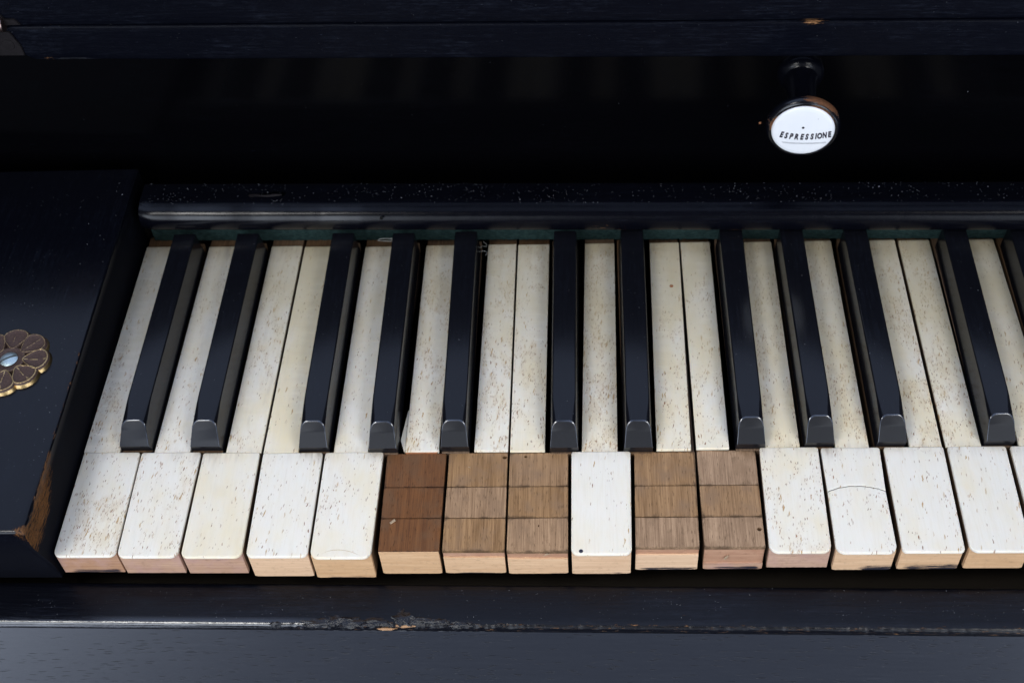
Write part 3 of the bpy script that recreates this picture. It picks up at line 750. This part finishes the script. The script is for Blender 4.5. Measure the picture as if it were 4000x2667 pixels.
for k, (hd, tl, zb) in K.items():
    xl0, xr0, yf, xl1, xr1, yb = hd; tf0, tf1, tb0, tb1, ty = tl
    bare = k in BARE; base = ((xl0 + xr0) / 2, yf + 20, zb)
    t = thing('white_key', LAB[k], 'piano key', base, 'natural keys of the keyboard'); wkeys[k] = t
    def part(name, bm, mat, **kw): return obj(name, bm, mat, t, base, **kw)
    ztop = 0.0
    yc = yf + (3.1 if not bare else 1.0)     # face of the wooden stick behind the front slip
    ztw = -1.15 if not bare else -2.9
    # --- wooden stick (L-shaped), dark from age
    bm = bmesh.new(); i = 0.12
    slx = (tf0 - xl1 > 1.5); srx = (xr1 - tf1 > 1.5)
    ol = [(xl0 + i, yc), (xr0 - i, yc), (xr1 - i, yb - 0.3)]
    if srx: ol += [(tf1 - i, yb - 0.3)]
    ol += [(tb1 - i, ty + 7), (tb0 + i, ty + 7)]
    if slx: ol += [(tf0 + i, yb - 0.3)]
    ol += [(xl1 + i, yb - 0.3)]
    lo = [bm.verts.new((x, y, zb + 0.4)) for x, y in ol]; hi = [bm.verts.new((x, y, ztw)) for x, y in ol]
    bm.faces.new(lo[::-1]); bm.faces.new(hi)
    for q in range(len(ol)): bm.faces.new((lo[q], lo[(q + 1) % len(ol)], hi[(q + 1) % len(ol)], hi[q]))
    bmesh.ops.triangulate(bm, faces=[f for f in bm.faces if len(f.verts) > 4])
    part('key_stick', bm, M['core'])
    # --- head
    if not bare:
        rf = {1: 2.6, 2: 2.9, 3: 2.7, 4: 2.4, 5: 3.2, 9: 2.6, 12: 3.3, 13: 3.2, 14: 1.6, 15: 3.0, 16: 3.0}[k]
        dense = (lambda v: 2.3 * sm(30 - v.y + 6 * fb(v.x * .15, v.y * .1), 2, 9) * sm(v.y, -1, 8) * sm(v.x, -0.5, 6)) if k == 1 else (lambda v: 0.0)
        cs = {1: (xr1, .5), 2: (xr1, 1.3), 3: (xl1 + 4, 1.5), 4: (xr1 - 3, 1.5), 5: (xr1, 1.2), 12: (xl1, .9), 13: (xl1 + 1.5, 1.4), 14: (xr1, .4), 15: (xl1, .5), 9: (xl1, .3), 16: (xl1, .5)}[k]  # head corner that gets a darker spot, and its strength
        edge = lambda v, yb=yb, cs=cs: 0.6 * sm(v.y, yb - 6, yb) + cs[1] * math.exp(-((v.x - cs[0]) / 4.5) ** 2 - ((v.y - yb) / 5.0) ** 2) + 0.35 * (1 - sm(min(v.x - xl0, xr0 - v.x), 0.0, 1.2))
        def head_plate(outline, name='ivory_head', mat='ivory', zoff=0.0, label=None):
            bm = bmesh.new(); plate(bm, outline, zoff, -1.12, 0.34 if k != 13 else 0.16)
            # extra interior points so the edge tone can vary over the plate
            slice_up(bm, 1.5, 1.5)
            bmesh.ops.triangulate(bm, faces=[f for f in bm.faces if len(f.verts) > 4])
            for v in bm.verts:
                if v.co.z > zoff - 0.5: v.co.z += 0.06 * fb(v.co.x * 0.1 + k, v.co.y * 0.06)
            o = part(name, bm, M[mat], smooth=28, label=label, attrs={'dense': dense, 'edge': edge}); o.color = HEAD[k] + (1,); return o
        if k != 13:
            ol = rquad(xl0, xr0, yf, xl1, xr1, yb, rf, 0.9)
            if k == 9:   # a nick in the front lip
                ol = [(x, y - (0.25 * math.exp(-((x - 203) / 3.0) ** 2) if y < 4 else 0)) for x, y in ol]
            head_plate(ol)
        else:
            def crk(x):
                u = (x - xl0) / (xr0 - xl0); return 25.7 + 2.7 * math.sin(math.pi * min(1, max(0, u))) ** 0.7 + 0.20 * fb(x * 0.5, 1.0, 0.0, 2)
            xsk = [xl0 + 0.15 + (xr0 - xl0 - 0.3) * q / 26 for q in range(27)]
            fo = rquad(xl0, xr0, yf, xl0 + 0.05, xr0 + 0.25, 25.0, rf, 0.0)[:-2]
            fo = fo + [(x, crk(x) - 0.13) for x in reversed(xsk)]
            bo = [(x, crk(x) + 0.13) for x in xsk]
            bo = bo + rquad(xl1, xr1, 30, xl1, xr1, yb, 0.0, 0.9)[2:]
            bmc = bmesh.new()
            for xa, xb in zip(xsk, xsk[1:]):
                q = [bmc.verts.new((xx, crk(xx) + dy, zz)) for zz in (-1.1, -0.10) for xx, dy in ((xa, -0.17), (xb, -0.17), (xb, 0.17), (xa, 0.17))]
                for f in ((0, 1, 2, 3), (4, 5, 6, 7), (0, 1, 5, 4), (2, 3, 7, 6)): bmc.faces.new([q[i_] for i_ in f])
            part('crack', bmc, M['crack'])
            head_plate(fo, label='front piece of the split ivory head'); head_plate(bo, zoff=0.04, label='back piece of the split ivory head')
    else:
        # bared top: three blocks of wood with scored joints, grain along the key
        y1, y2 = (30.0, 16.3)
        for q, (ya, yb_) in enumerate(((yc - 0.9, y2 - 0.16), (y2 + 0.16, y1 - 0.16), (y1 + 0.16, yb))):
            bm = bmesh.new(); e = 0.0
            def XL(y): return xl0 + (xl1 - xl0) * (y - yf) / (yb - yf)
            def XR(y): return xr0 + (xr1 - xr0) * (y - yf) / (yb - yf)
            ns = 18
            lo_e = [(XL(ya) + (XR(ya) - XL(ya)) * s / ns, ya + (0.16 * fb(s * 0.9 + k, q) if q else 0)) for s in range(ns + 1)]
            hi_e = [(XR(yb_) + (XL(yb_) - XR(yb_)) * s / ns, yb_ + (0.16 * fb(s * 0.9 + k * 3, q + 5.0) if q < 2 else 0)) for s in range(ns + 1)]
            plate(bm, lo_e + hi_e, -1.2 + (0.06 if q == 1 else 0), -2.9, 0.14)
            slice_up(bm, 1.6, 0.9)
            part_o = part('wood_segment', bm, M[BARE[k]], attrs={'grime': lambda v, a_=ya, b_=yb_: 0.55 * math.exp(-min(v.y - a_, b_ - v.y) / 0.55) + 0.35 * math.exp(-min(v.x - xl0, xr0 - v.x) / 0.6) + 0.25 * sm(fb(v.x * 0.12 + k, v.y * 0.10, 4.0), 0.0, 0.4)})
            for (hx, hy, hr, st) in CORE_CUTS.get(k, []):
                if ya < hy < yb_: cut(part_o, [holebm(hx, hy, hr, -6, 0, base, 12, st)])
            if k == 8 and q == 0:   # torn corner
                b = bmesh.new(); pts = [(183.7, 5.0), (184.2, 3.3), (184.1, 1.6), (185.6, 1.5), (186.0, 3.6), (185.0, 4.3), (184.4, 5.4)]
                l_ = [b.verts.new((Vector((x, y, -6)) - Vector(base)) * S) for x, y in pts]; h_ = [b.verts.new((Vector((x, y, 0)) - Vector(base)) * S) for x, y in pts]
                b.faces.new(l_[::-1]); b.faces.new(h_)
                for s in range(len(pts)): b.faces.new((l_[s], l_[(s + 1) % len(pts)], h_[(s + 1) % len(pts)], h_[s]))
                bmesh.ops.recalc_face_normals(b, faces=b.faces[:]); cut(part_o, [b])
    # --- ivory tail
    bm = bmesh.new()
    yt0 = yb + (0.10 if not bare else 0.15)
    ol = rquad(tf0, tf1, yt0, tb0, tb1, ty, 0.15, 0.7 if k > 11 else 0.25, 3)
    ol2 = []
    for a, b in zip(ol, ol[1:] + ol[:1]):
        ol2.append(a)
        L = math.dist(a, b)
        if L > 20:
            for s in range(1, 24): ol2.append((a[0] + (b[0] - a[0]) * s / 24, a[1] + (b[1] - a[1]) * s / 24))
    zt = -0.12 if not bare else 0.0
    plate(bm, ol2, zt, -1.12, 0.22); slice_up(bm, 0, 2.0)
    for v in bm.verts:
        if v.co.z > -0.6: v.co.z += 0.05 * fb(k, v.co.y * 0.05)
    te = lambda v: 0.9 * sm(v.y, ty - 12, ty) + 0.55 * (1 - sm(v.y, yb, yb + 3.0)) * (0 if bare else 1)
    o = part('ivory_tail', bm, M['ivory'], smooth=28, attrs={'dense': (lambda v: 0.0), 'edge': te, 'patina_falloff': lambda v: 0.62 * sm(v.y, 58, 150)}); o.color = (TAIL[k][0] * 1.35, TAIL[k][1] + 0.08, TAIL[k][2], 1)
    # --- front slip and, where it broke away, the bare core above it
    broken = k in (7, 8, 10, 11)
    z_top = -1.14 if not bare else (-1.3 if k == 6 else {7: -5.5, 8: -5.8, 10: -5.9, 11: -11.7}[k])
    bm = bmesh.new(); ns = 30
    ys0 = yf + (1.5 if not bare else (0.05 if k == 6 else -0.25)); ys1 = ys0 + 1.5
    low, up = [], []
    ins = 0.15
    for s in range(ns + 1):
        x = xl0 + ins + (xr0 - xl0 - 2 * ins) * s / ns
        e = min(s, ns - s) / ns
        z = zb + (0.45 * (1 - sm(e, 0, 0.05)) if k not in PINK else 0.1)
        if k == 12: z += 0.28 * fb(x * 1.3, 4.0) + 0.1 * fb(x * 4)
        zt_ = z_top + (0.22 * fb(x * 0.35, k, 2.0) if broken else 0) - (0.12 if broken else 0)
        low.append((x, z)); up.append((x, zt_))
    ring = low + up[::-1]
    levels = 8
    gridf = [[bm.verts.new((low[s][0], ys0, low[s][1] + (up[s][1] - low[s][1]) * l / levels)) for l in range(levels + 1)] for s in range(ns + 1)]
    gridb = [[bm.verts.new((low[s][0], ys1, low[s][1] + (up[s][1] - low[s][1]) * l / levels)) for l in range(levels + 1)] for s in range(ns + 1)]
    for s in range(ns):
        for l in range(levels):
            bm.faces.new((gridf[s][l], gridf[s + 1][l], gridf[s + 1][l + 1], gridf[s][l + 1])); bm.faces.new((gridb[s][l + 1], gridb[s + 1][l + 1], gridb[s + 1][l], gridb[s][l]))
        bm.faces.new((gridf[s][levels], gridf[s + 1][levels], gridb[s + 1][levels], gridb[s][levels])); bm.faces.new((gridb[s][0], gridb[s + 1][0], gridf[s + 1][0], gridf[s][0]))
    for l in range(levels):
        bm.faces.new((gridf[0][l + 1], gridb[0][l + 1], gridb[0][l], gridf[0][l])); bm.faces.new((gridf[ns][l], gridb[ns][l], gridb[ns][l + 1], gridf[ns][l + 1]))
    inkmap = {13: (290, 304, 4.5), 14: (306, 328, 5.2), 9: (200, 211, 2.2), 10: (212, 235, 2.6), 11: (238, 256, 3.0), 8: (176, 188, 1.6), 1: (0, 20, 3.5), 7: (144, 160, 1.2), 5: (95, 115, 0.8)}
    def ink(v):
        if k not in inkmap: return 0.22 * (1 - sm(v.z, zb, zb + 2.0))
        a, b, h = inkmap[k]
        return 0.80 * sm(v.x, a - 3, a + 6) * (1 - sm(v.x, b - 1, b + 3)) * (1 - sm(v.z, zb + h * 0.4, zb + h))
    part('front_slip', bm, M['frontpink'] if (k in PINK or k == 11) else M['front'], attrs={'ink': ink})
    if broken:
        bm = bmesh.new(); box(bm, xl0 + 0.1, xr0 - 0.1, yf + 0.30, yf + 1.2, z_top - 1.2, -1.45, 0.12, 1)
        part('bare_core', bm, M['corefront'])
    # --- little damages drawn as real slivers and cracks
    if k == 2:
        bm = bmesh.new(); tube(bm, [(30.2 + 7.6 * s / 14, -0.2 + 2.0 * math.sin(math.pi * s / 14) ** 0.6, -0.075) for s in range(1, 14)], 0.10, 5); part('hairline_crack', bm, M['hairline'])
    if k == 5:
        bm = bmesh.new(); tube(bm, [(97.5 + 16.0 * s / 18, -0.7 + 3.0 * math.sin(math.pi * (s / 18) ** 0.8) ** 0.8, -0.08) for s in range(1, 18)], 0.11, 5); part('hairline_crack', bm, M['hairline'])
    if k == 9:
        bm = bmesh.new(); lathe(bm, [(0, 0), (0, 0.8), (0.06, 0.75), (0.06, 0)], (192.3, 1.35, -0.02), (0, 0, 1), 14); part('black_dot', bm, M['print'])
    if k == 10:
        bm = bmesh.new(); lathe(bm, [(0, 0), (0, 0.9), (0.25, 0.7), (0.3, 0)], (231.1, 129.4, -0.1), (0, 0, 1), 9); part('brown_speck', bm, M['wormwood'])
    if k == 6:
        bm = bmesh.new(); pts = [(123.0, 51.6), (124.9, 45.9), (125.1, 47.0), (125.4, 66.0), (124.9, 66.0)]
        plate(bm, pts, -0.9, -2.2, 0.1); o = part('ivory_sliver', bm, M['ivory'], attrs={'dense': lambda v: 0.0, 'edge': lambda v: 0.2}); o.color = (.1, .6, .1, 1)
        bm = bmesh.new(); box(bm, 125.4, 137.6, 45.3, 45.9, -1.6, -0.55, 0.1, 1); part('rusty_glue_line', bm, M['wormwood'])
        bm = bmesh.new(); tube(bm, [(122.2, 14.0, -1.05), (123.9, 15.5, -1.0)], [0.45, 0.5], 5); part('splinter', bm, M['splinter'])
    if k == 8:
        bm = bmesh.new(); tube(bm, [(178.8, 1.1, -2.8), (180.1, 1.5, -2.2), (181.0, 1.9, -2.9)], [0.12, 0.3, 0.1], 5); part('splinter', bm, M['splinter'])
    if k == 11:
        bm = bmesh.new(); tube(bm, [(244.0, 3.0, -8.6), (244.7, 3.1, -7.3), (245.2, 3.1, -6.3)], [0.3, 0.45, 0.12], 5); part('splinter', bm, M['splinter'])
    if k == 7:
        bm = bmesh.new(); tube(bm, [(149.9, 39.0, -1.1), (150.7, 38.6, -1.05)], [0.12, 0.12], 5); part('splinter', bm, M['splinter'])

# ================================================================ BLACK KEYS
BK = {1: (20.25, 21.15, 154.3, 47.8), 2: (48.1, 49.25, 154.0, 47.4), 3: (90.3, 91.0, 153.3, 46.5), 4: (117.1, 117.35, 152.6, 45.8), 5: (144.6, 144.2, 152.8, 46.2),
      6: (186.25, 186.7, 152.1, 45.4), 7: (214.25, 215.1, 152.2, 45.2), 8: (256.4, 256.75, 151.6, 46.3), 9: (282.05, 282.0, 151.0, 46.7), 10: (308.65, 308.55, 150.6, 46.7), 11: (348.4, 349.5, 150.4, 46.7), 12: (375.9, 376.6, 150.2, 46.7)}
BLAB = {1: 'black key nearest the cheek block, frosted grey rounded front', 2: 'black key second from the cheek block, pale rounded front with a light rim',
        3: 'black key behind the fourth white key, its front crossed by fine scratches', 4: 'black key with an ivory sliver beside it, left of the dark reddish wooden key',
        5: 'black key between the dark reddish wooden key and the bare key beside it', 6: 'black key just left of the lone white head among the bare keys',
        7: 'black key just right of the lone white head among the bare keys', 8: 'black key between the last bare wooden key and the evenly flecked white key',
        9: 'black key between the evenly flecked white key and the cracked one', 10: 'black key just right of the cracked white key, pale rubbed patch low on its front',
        11: 'black key between the last two white heads, chipped along the foot of its front', 12: 'black key partly cut off by the picture edge, only its back end showing'}
def black_ring(w_bot, w_top, h, r, n=7):
    """half-open profile from bottom-left over the top to bottom-right: (x, z)"""
    pts = []
    zs = [-1.0, 0.8, 2.2, 3.4]
    tl = lambda z: w_bot / 2 + (w_top / 2 - w_bot / 2) * (max(0, z) / h) ** 1.0
    zs += [3.4 + (h - r - 3.4) * q / 3 for q in (1, 2, 3)]
    left = [(-tl(z), z) for z in zs]
    xr = tl(h - r)
    arc = []
    for q in range(1, n + 1):
        a = math.radians(90 * q / n); arc.append((-(xr - r + r * math.cos(a)) + (0), h - r + r * math.sin(a)))
    left += arc
    return left
for k, (cf, cb, yb, y0) in BK.items():
    base = (cf, 100, -14)
    t = thing('black_key', BLAB[k], 'piano key', base, 'ebonised sharp keys of the keyboard')
    h = 11.0; wb = 12.7 if k < 3 else (12.0 if k == 3 else 11.3); wt0 = 8.8; wt1 = 9.3
    bm = bmesh.new(); rings = []; rub_glint_map = {}
    yk0 = y0 - 1.5
    def front_y(z):   # slanted upper face, steeper foot
        if z < 3.4: return yk0 + 0.41 + (3.4 - z) * 0.24
        return yk0 + 0.41 + (z - 3.4) * 0.98
    steps = [(-1, 0.0), (0, 0.10), (0, 0.3)] + [(0, d) for d in (1.5, 3.5, 6, 9, 13, 25, 45, 65, 85)]
    for si, (fl, d) in enumerate(steps):
        u = sm(d, 0, 12)
        r = 2.9 * (1 - u) + 0.75 * u
        wbm = wb; wtp = wt0 + 0.25 * u + (wt1 - wt0) * min(1, d / 100)
        hh = h - 0.1 * (1 - u) - 0.12 * (1 - sm(d, 0, 5))
        prof = black_ring(wbm - (0.45 if fl else (0.16 if si == 1 else 0)), wtp - (0.45 if fl else (0.16 if si == 1 else 0)), hh - (0.38 if fl else (0.11 if si == 1 else 0)), r)
        ring = []
        full = prof + [(-x, z) for x, z in reversed(prof)]
        for x, z in full:
            y = front_y(z) + (d if not fl else -0.0) + (0.0)
            if si == 1: y = front_y(z) + 0.10
            if si >= 2: y = front_y(z) * (1 - sm(d, 8, 40)) + (yk0 + 2.0) * sm(d, 8, 40) + d
            yy = min(y, yb)
            xc = cf + (cb - cf) * (yy - y0) / (yb - y0)
            ring.append(bm.verts.new((xc + x + 0.03 * fb(yy * 0.05, k, z), yy, z)))
            vv = ring[-1].co; rub_glint_map[(round(vv.x, 3), round(vv.y, 3), round(vv.z, 3))] = (0.85 * (0.7 + 0.6 * fb(x * 0.7, z * 0.7, k)) if si == 1 and z > 3 else ({1: 0.07, 2: 0.05, 3: 0.02}.get(k, 0.0) if si == 0 and z > 3 else 0.0))
        rings.append(ring)
    ring = []
    for x, z in full:
        xc = cb; ring.append(bm.verts.new((xc + x, yb, z)))
    rings.append(ring)
    n = len(rings[0])
    for a, b in zip(rings, rings[1:]):
        for q in range(n - 1): bm.faces.new((a[q], a[q + 1], b[q + 1], b[q]))
        bm.faces.new((a[n - 1], a[0], b[0], b[n - 1]))
    for rr in (rings[0], rings[-1]):
        for q in range(n // 2 - 1):
            bm.faces.new((rr[q], rr[q + 1], rr[n - 2 - q], rr[n - 1 - q]))
    def bw(v, k=k, y0=y0):
        w = 0.06
        if v.z < 0.6: w = 0.30 if k in (1, 2, 5) else 0.15
        if k == 11 and v.z < 3 and v.y < y0: w = 0.25
        return w
    obj('key_cap', bm, M['ebony'], t, base, smooth=21, attrs={'wear': bw, 'rub_glint': lambda v, k=k: rub_glint_map.get((round(v.x, 3), round(v.y, 3), round(v.z, 3)), 0.0), 'gloss': lambda v: min(1.0, rub_glint_map.get((round(v.x, 3), round(v.y, 3), round(v.z, 3)), 0.0) * 2 if rub_glint_map.get((round(v.x, 3), round(v.y, 3), round(v.z, 3)), 0.0) > 0.2 else 0.0), 'satin': lambda v: 1.0 if rub_glint_map.get((round(v.x, 3), round(v.y, 3), round(v.z, 3)), -1) >= 0 and v.y < yk0 + front_y(v.z) - yk0 + 0.05 else 0.0})
    bm = bmesh.new(); box(bm, cf - wb / 2 + 0.35, cf + wb / 2 - 0.35, y0 - 0.7, yb + 6, -14, -1.02, 0.2, 1); obj('key_stick', bm, M['core'], t, base)

# ================================================================ STOP KNOB
ax = Vector((-0.0857, -0.9955, -0.020)).normalized()
kb = Vector((283.6, 186.0, 66.4))
knob = thing('stop_knob', 'turned black knob with a white porcelain face lettered ESPRESSIONE', 'organ stop', tuple(kb))
KBASE = tuple(kb)
LEN = 36.2
bm = bmesh.new()
lathe(bm, [(-1, 9.0), (0.8, 9.4), (2.4, 9.3), (4.0, 8.6), (5.2, 7.5), (5.7, 6.9), (5.9, 6.75), (6.1, 6.9), (6.5, 6.7), (9, 6.2), (14, 5.85), (20, 5.7), (25, 5.9), (28, 6.6), (29.6, 8.0), (30.4, 10)], kb, ax, 64)
obj('stem', bm, M['knob'], knob, KBASE, smooth=50, attrs={'wear': lambda v: 0.0})
bm = bmesh.new()
lathe(bm, [(30.0, 9.0), (30.4, 11.5), (31.2, 13.2), (32.4, 14.2), (33.8, 14.45), (35.0, 14.1), (35.9, 13.3), (36.2, 12.6), (35.9, 11.9), (34.5, 11.8)], kb, ax, 72)
def rimwear(v):
    d = Vector(v) - kb; a = math.atan2(d.z - ax.z * d.dot(ax), d.x - ax.x * d.dot(ax))
    al = d.dot(ax); rad = (d - ax * al).length
    top = math.exp(-((math.degrees(a) - 60) / 50) ** 2)
    left = 0.8 * math.exp(-((math.degrees(a) - 165) / 22) ** 2)
    return (0.80 * top if al < 35.4 else 0.42 * top) + left * 0.62 + (0.28 if rad < 12.8 and al > 35.5 else 0)
obj('wooden_rim', bm, M['knob'], knob, KBASE, smooth=50, attrs={'wear': rimwear})
bm = bmesh.new()
lathe(bm, [(34.0, 12.15), (36.0, 12.15), (36.5, 11.85), (36.75, 11.2), (36.82, 10.0), (36.84, 0.0)], kb, ax, 72)
disc = obj('porcelain_face', bm, M['porcelain'], knob, KBASE, smooth=40)
# lettering on the disc plane
rt = (Vector((1, 0, 0)) - ax * ax.x).normalized(); up = rt.cross(ax) * -1
if up.z < 0: up = -up
fcen = kb + ax * 36.86
letters = [('E', -8.2, -3.10), ('S', -6.35, -3.58), ('P', -4.4, -3.85), ('R', -2.3, -3.98), ('E', -0.15, -3.98), ('S', 1.75, -3.90), ('S', 3.75, -3.68), ('I', 5.25, -3.42), ('O', 6.65, -3.18), ('N', 8.55, -2.70), ('E', 10.38, -2.20)]
bml = bmesh.new()
for ch, lx, ly in letters:
    cu = bpy.data.curves.new('l', 'FONT'); cu.body = ch; cu.size = 3.85; cu.shear = 0.13; cu.align_x = 'CENTER'; cu.extrude = 0.03; cu.offset = 0.21; cu.resolution_u = 3
    to = bpy.data.objects.new('l', cu); C.objects.link(to); bpy.context.view_layer.update()
    me = bpy.data.meshes.new_from_object(to.evaluated_get(bpy.context.evaluated_depsgraph_get()))
    bpy.data.objects.remove(to)
    th = lx * 0.016
    for v in me.vertices:
        x, y, z = v.co.x * (0.54 if ch == 'N' else 0.60), v.co.y, v.co.z
        xx = x * math.cos(th) - y * math.sin(th) + lx; yy = x * math.sin(th) + y * math.cos(th) + ly
        v.co = fcen + rt * xx + up * yy + ax * z
    bml.from_mesh(me); bpy.data.meshes.remove(me)
obj('lettering', bml, M['print'], disc, KBASE)
bm = bmesh.new()
for off in (0.0, -0.42):
    tube(bm, [fcen + rt * x + up * (-5.9 + off + 0.0085 * (x - 0.6) ** 2 + 0.035 * x) for x in frange(-7.5 if off == 0 else -7.2, 9.4, 0.8)], 0.055, 5)
obj('underline', bm, M['print'], disc, KBASE)
bm = bmesh.new(); lathe(bm, [(0, 0), (0, 0.55), (0.05, 0.5), (0.05, 0)], fcen + up * 1.95 - rt * 0.17 - ax * 0.02, ax, 14)
lathe(bm, [(0, 0), (0, 0.14), (0.05, 0.12), (0.05, 0)], fcen + up * 6.6 + rt * 5.0 - ax * 0.02, ax, 8)
obj('black_dot', bm, M['print'], disc, KBASE)

# ================================================================ DUST AND FIBRES
bm = bmesh.new()
def speck(p, s, nrm=(0, 0, 1)):
    b = [Vector((random.gauss(0, 1), random.gauss(0, 1), random.gauss(0, 0.5))).normalized() * s * random.uniform(.6, 1.2) for _ in range(4)]
    vs = [bm.verts.new(Vector(p) + q) for q in b]
    for f in ((0, 1, 2), (0, 3, 1), (1, 3, 2), (2, 3, 0)): bm.faces.new([vs[i] for i in f])
def sz(): return min(0.40, 0.13 + random.expovariate(1 / 0.035))
for _ in range(1250):     # rail top, thick with dust
    x = random.uniform(6, 400); yy = random.uniform(155.5, 168.0)
    if random.random() > 0.35 + 0.65 * sm(fb(x * 0.03, yy * 0.1), -0.15, 0.3): continue
    speck((x, yy - (x - 190) * KR, 24.05), sz())
for _ in range(300): speck((random.uniform(-48, -4), random.uniform(-2, 182), 24.05), sz() * 0.8)
for _ in range(500): speck((random.uniform(-20, 390), random.uniform(-17, -3.5), -17.95), sz() * 0.8)
for _ in range(260):
    x = random.uniform(-40, 390); speck((x, ykl(x) - 0.02, random.uniform(82, 112)), sz() * 0.8)
for _ in range(80):
    x = random.uniform(-40, 390); speck((x, 188.75 - (x - 190) * 0.03, random.uniform(30, 78)), sz() * 0.7)
for k, (cf, cb, yb, y0) in BK.items():
    for _ in range(14):
        y = random.uniform(y0 + 8, yb - 4); xc = cf + (cb - cf) * (y - y0) / (yb - y0); speck((xc + random.uniform(-4, 4), y, 11.03), sz() * 0.75)
speck((66, 158.0, 24.2), 0.55); speck((66.4, 158.2, 24.3), 0.45)
dust = obj('dust', bm, M['dust']); dust['kind'] = 'stuff'; dust['label'] = 'pale dust specks lying on the key rail and lacquered boards'
def fib(name, pts, r, label, group=None):
    b = bmesh.new(); tube(b, pts, r, 5); o = obj(name, b, M['fibre'], None, tuple(pts[0])); o['label'] = label; o['category'] = 'fluff'
    o['group'] = 'bits of fluff caught above the keys'; return o
fib('fluff_tuft', [(109.5 + 4.5 * math.sin(s * 0.9), 155.0 + 0.8 * math.cos(s * 1.7), 4.5 + 1.4 * math.sin(s * 1.3)) for s in range(9)], 0.16, 'curly pale tuft of fluff on the felt behind the fourth black key')
fib('fluff_tuft', [(151.0 + 1.8 * math.sin(s * 1.1), 153.5 - 0.55 * s + 0.8 * math.cos(s * 1.9), 3.4 - 0.35 * s) for s in range(9)], 0.10, 'grey cobweb wisp hanging at the back corner beside the fifth black key')
fib('hair', [(353 + 6.5 - 6.5 * math.cos(math.pi * s / 12), 150.0 + 3.0 * math.sin(math.pi * s / 12), 9.0 + 3.0 * math.sin(math.pi * s / 12)) for s in range(13)], 0.06, 'thin curved hair arching over the felt near the last whole black key')
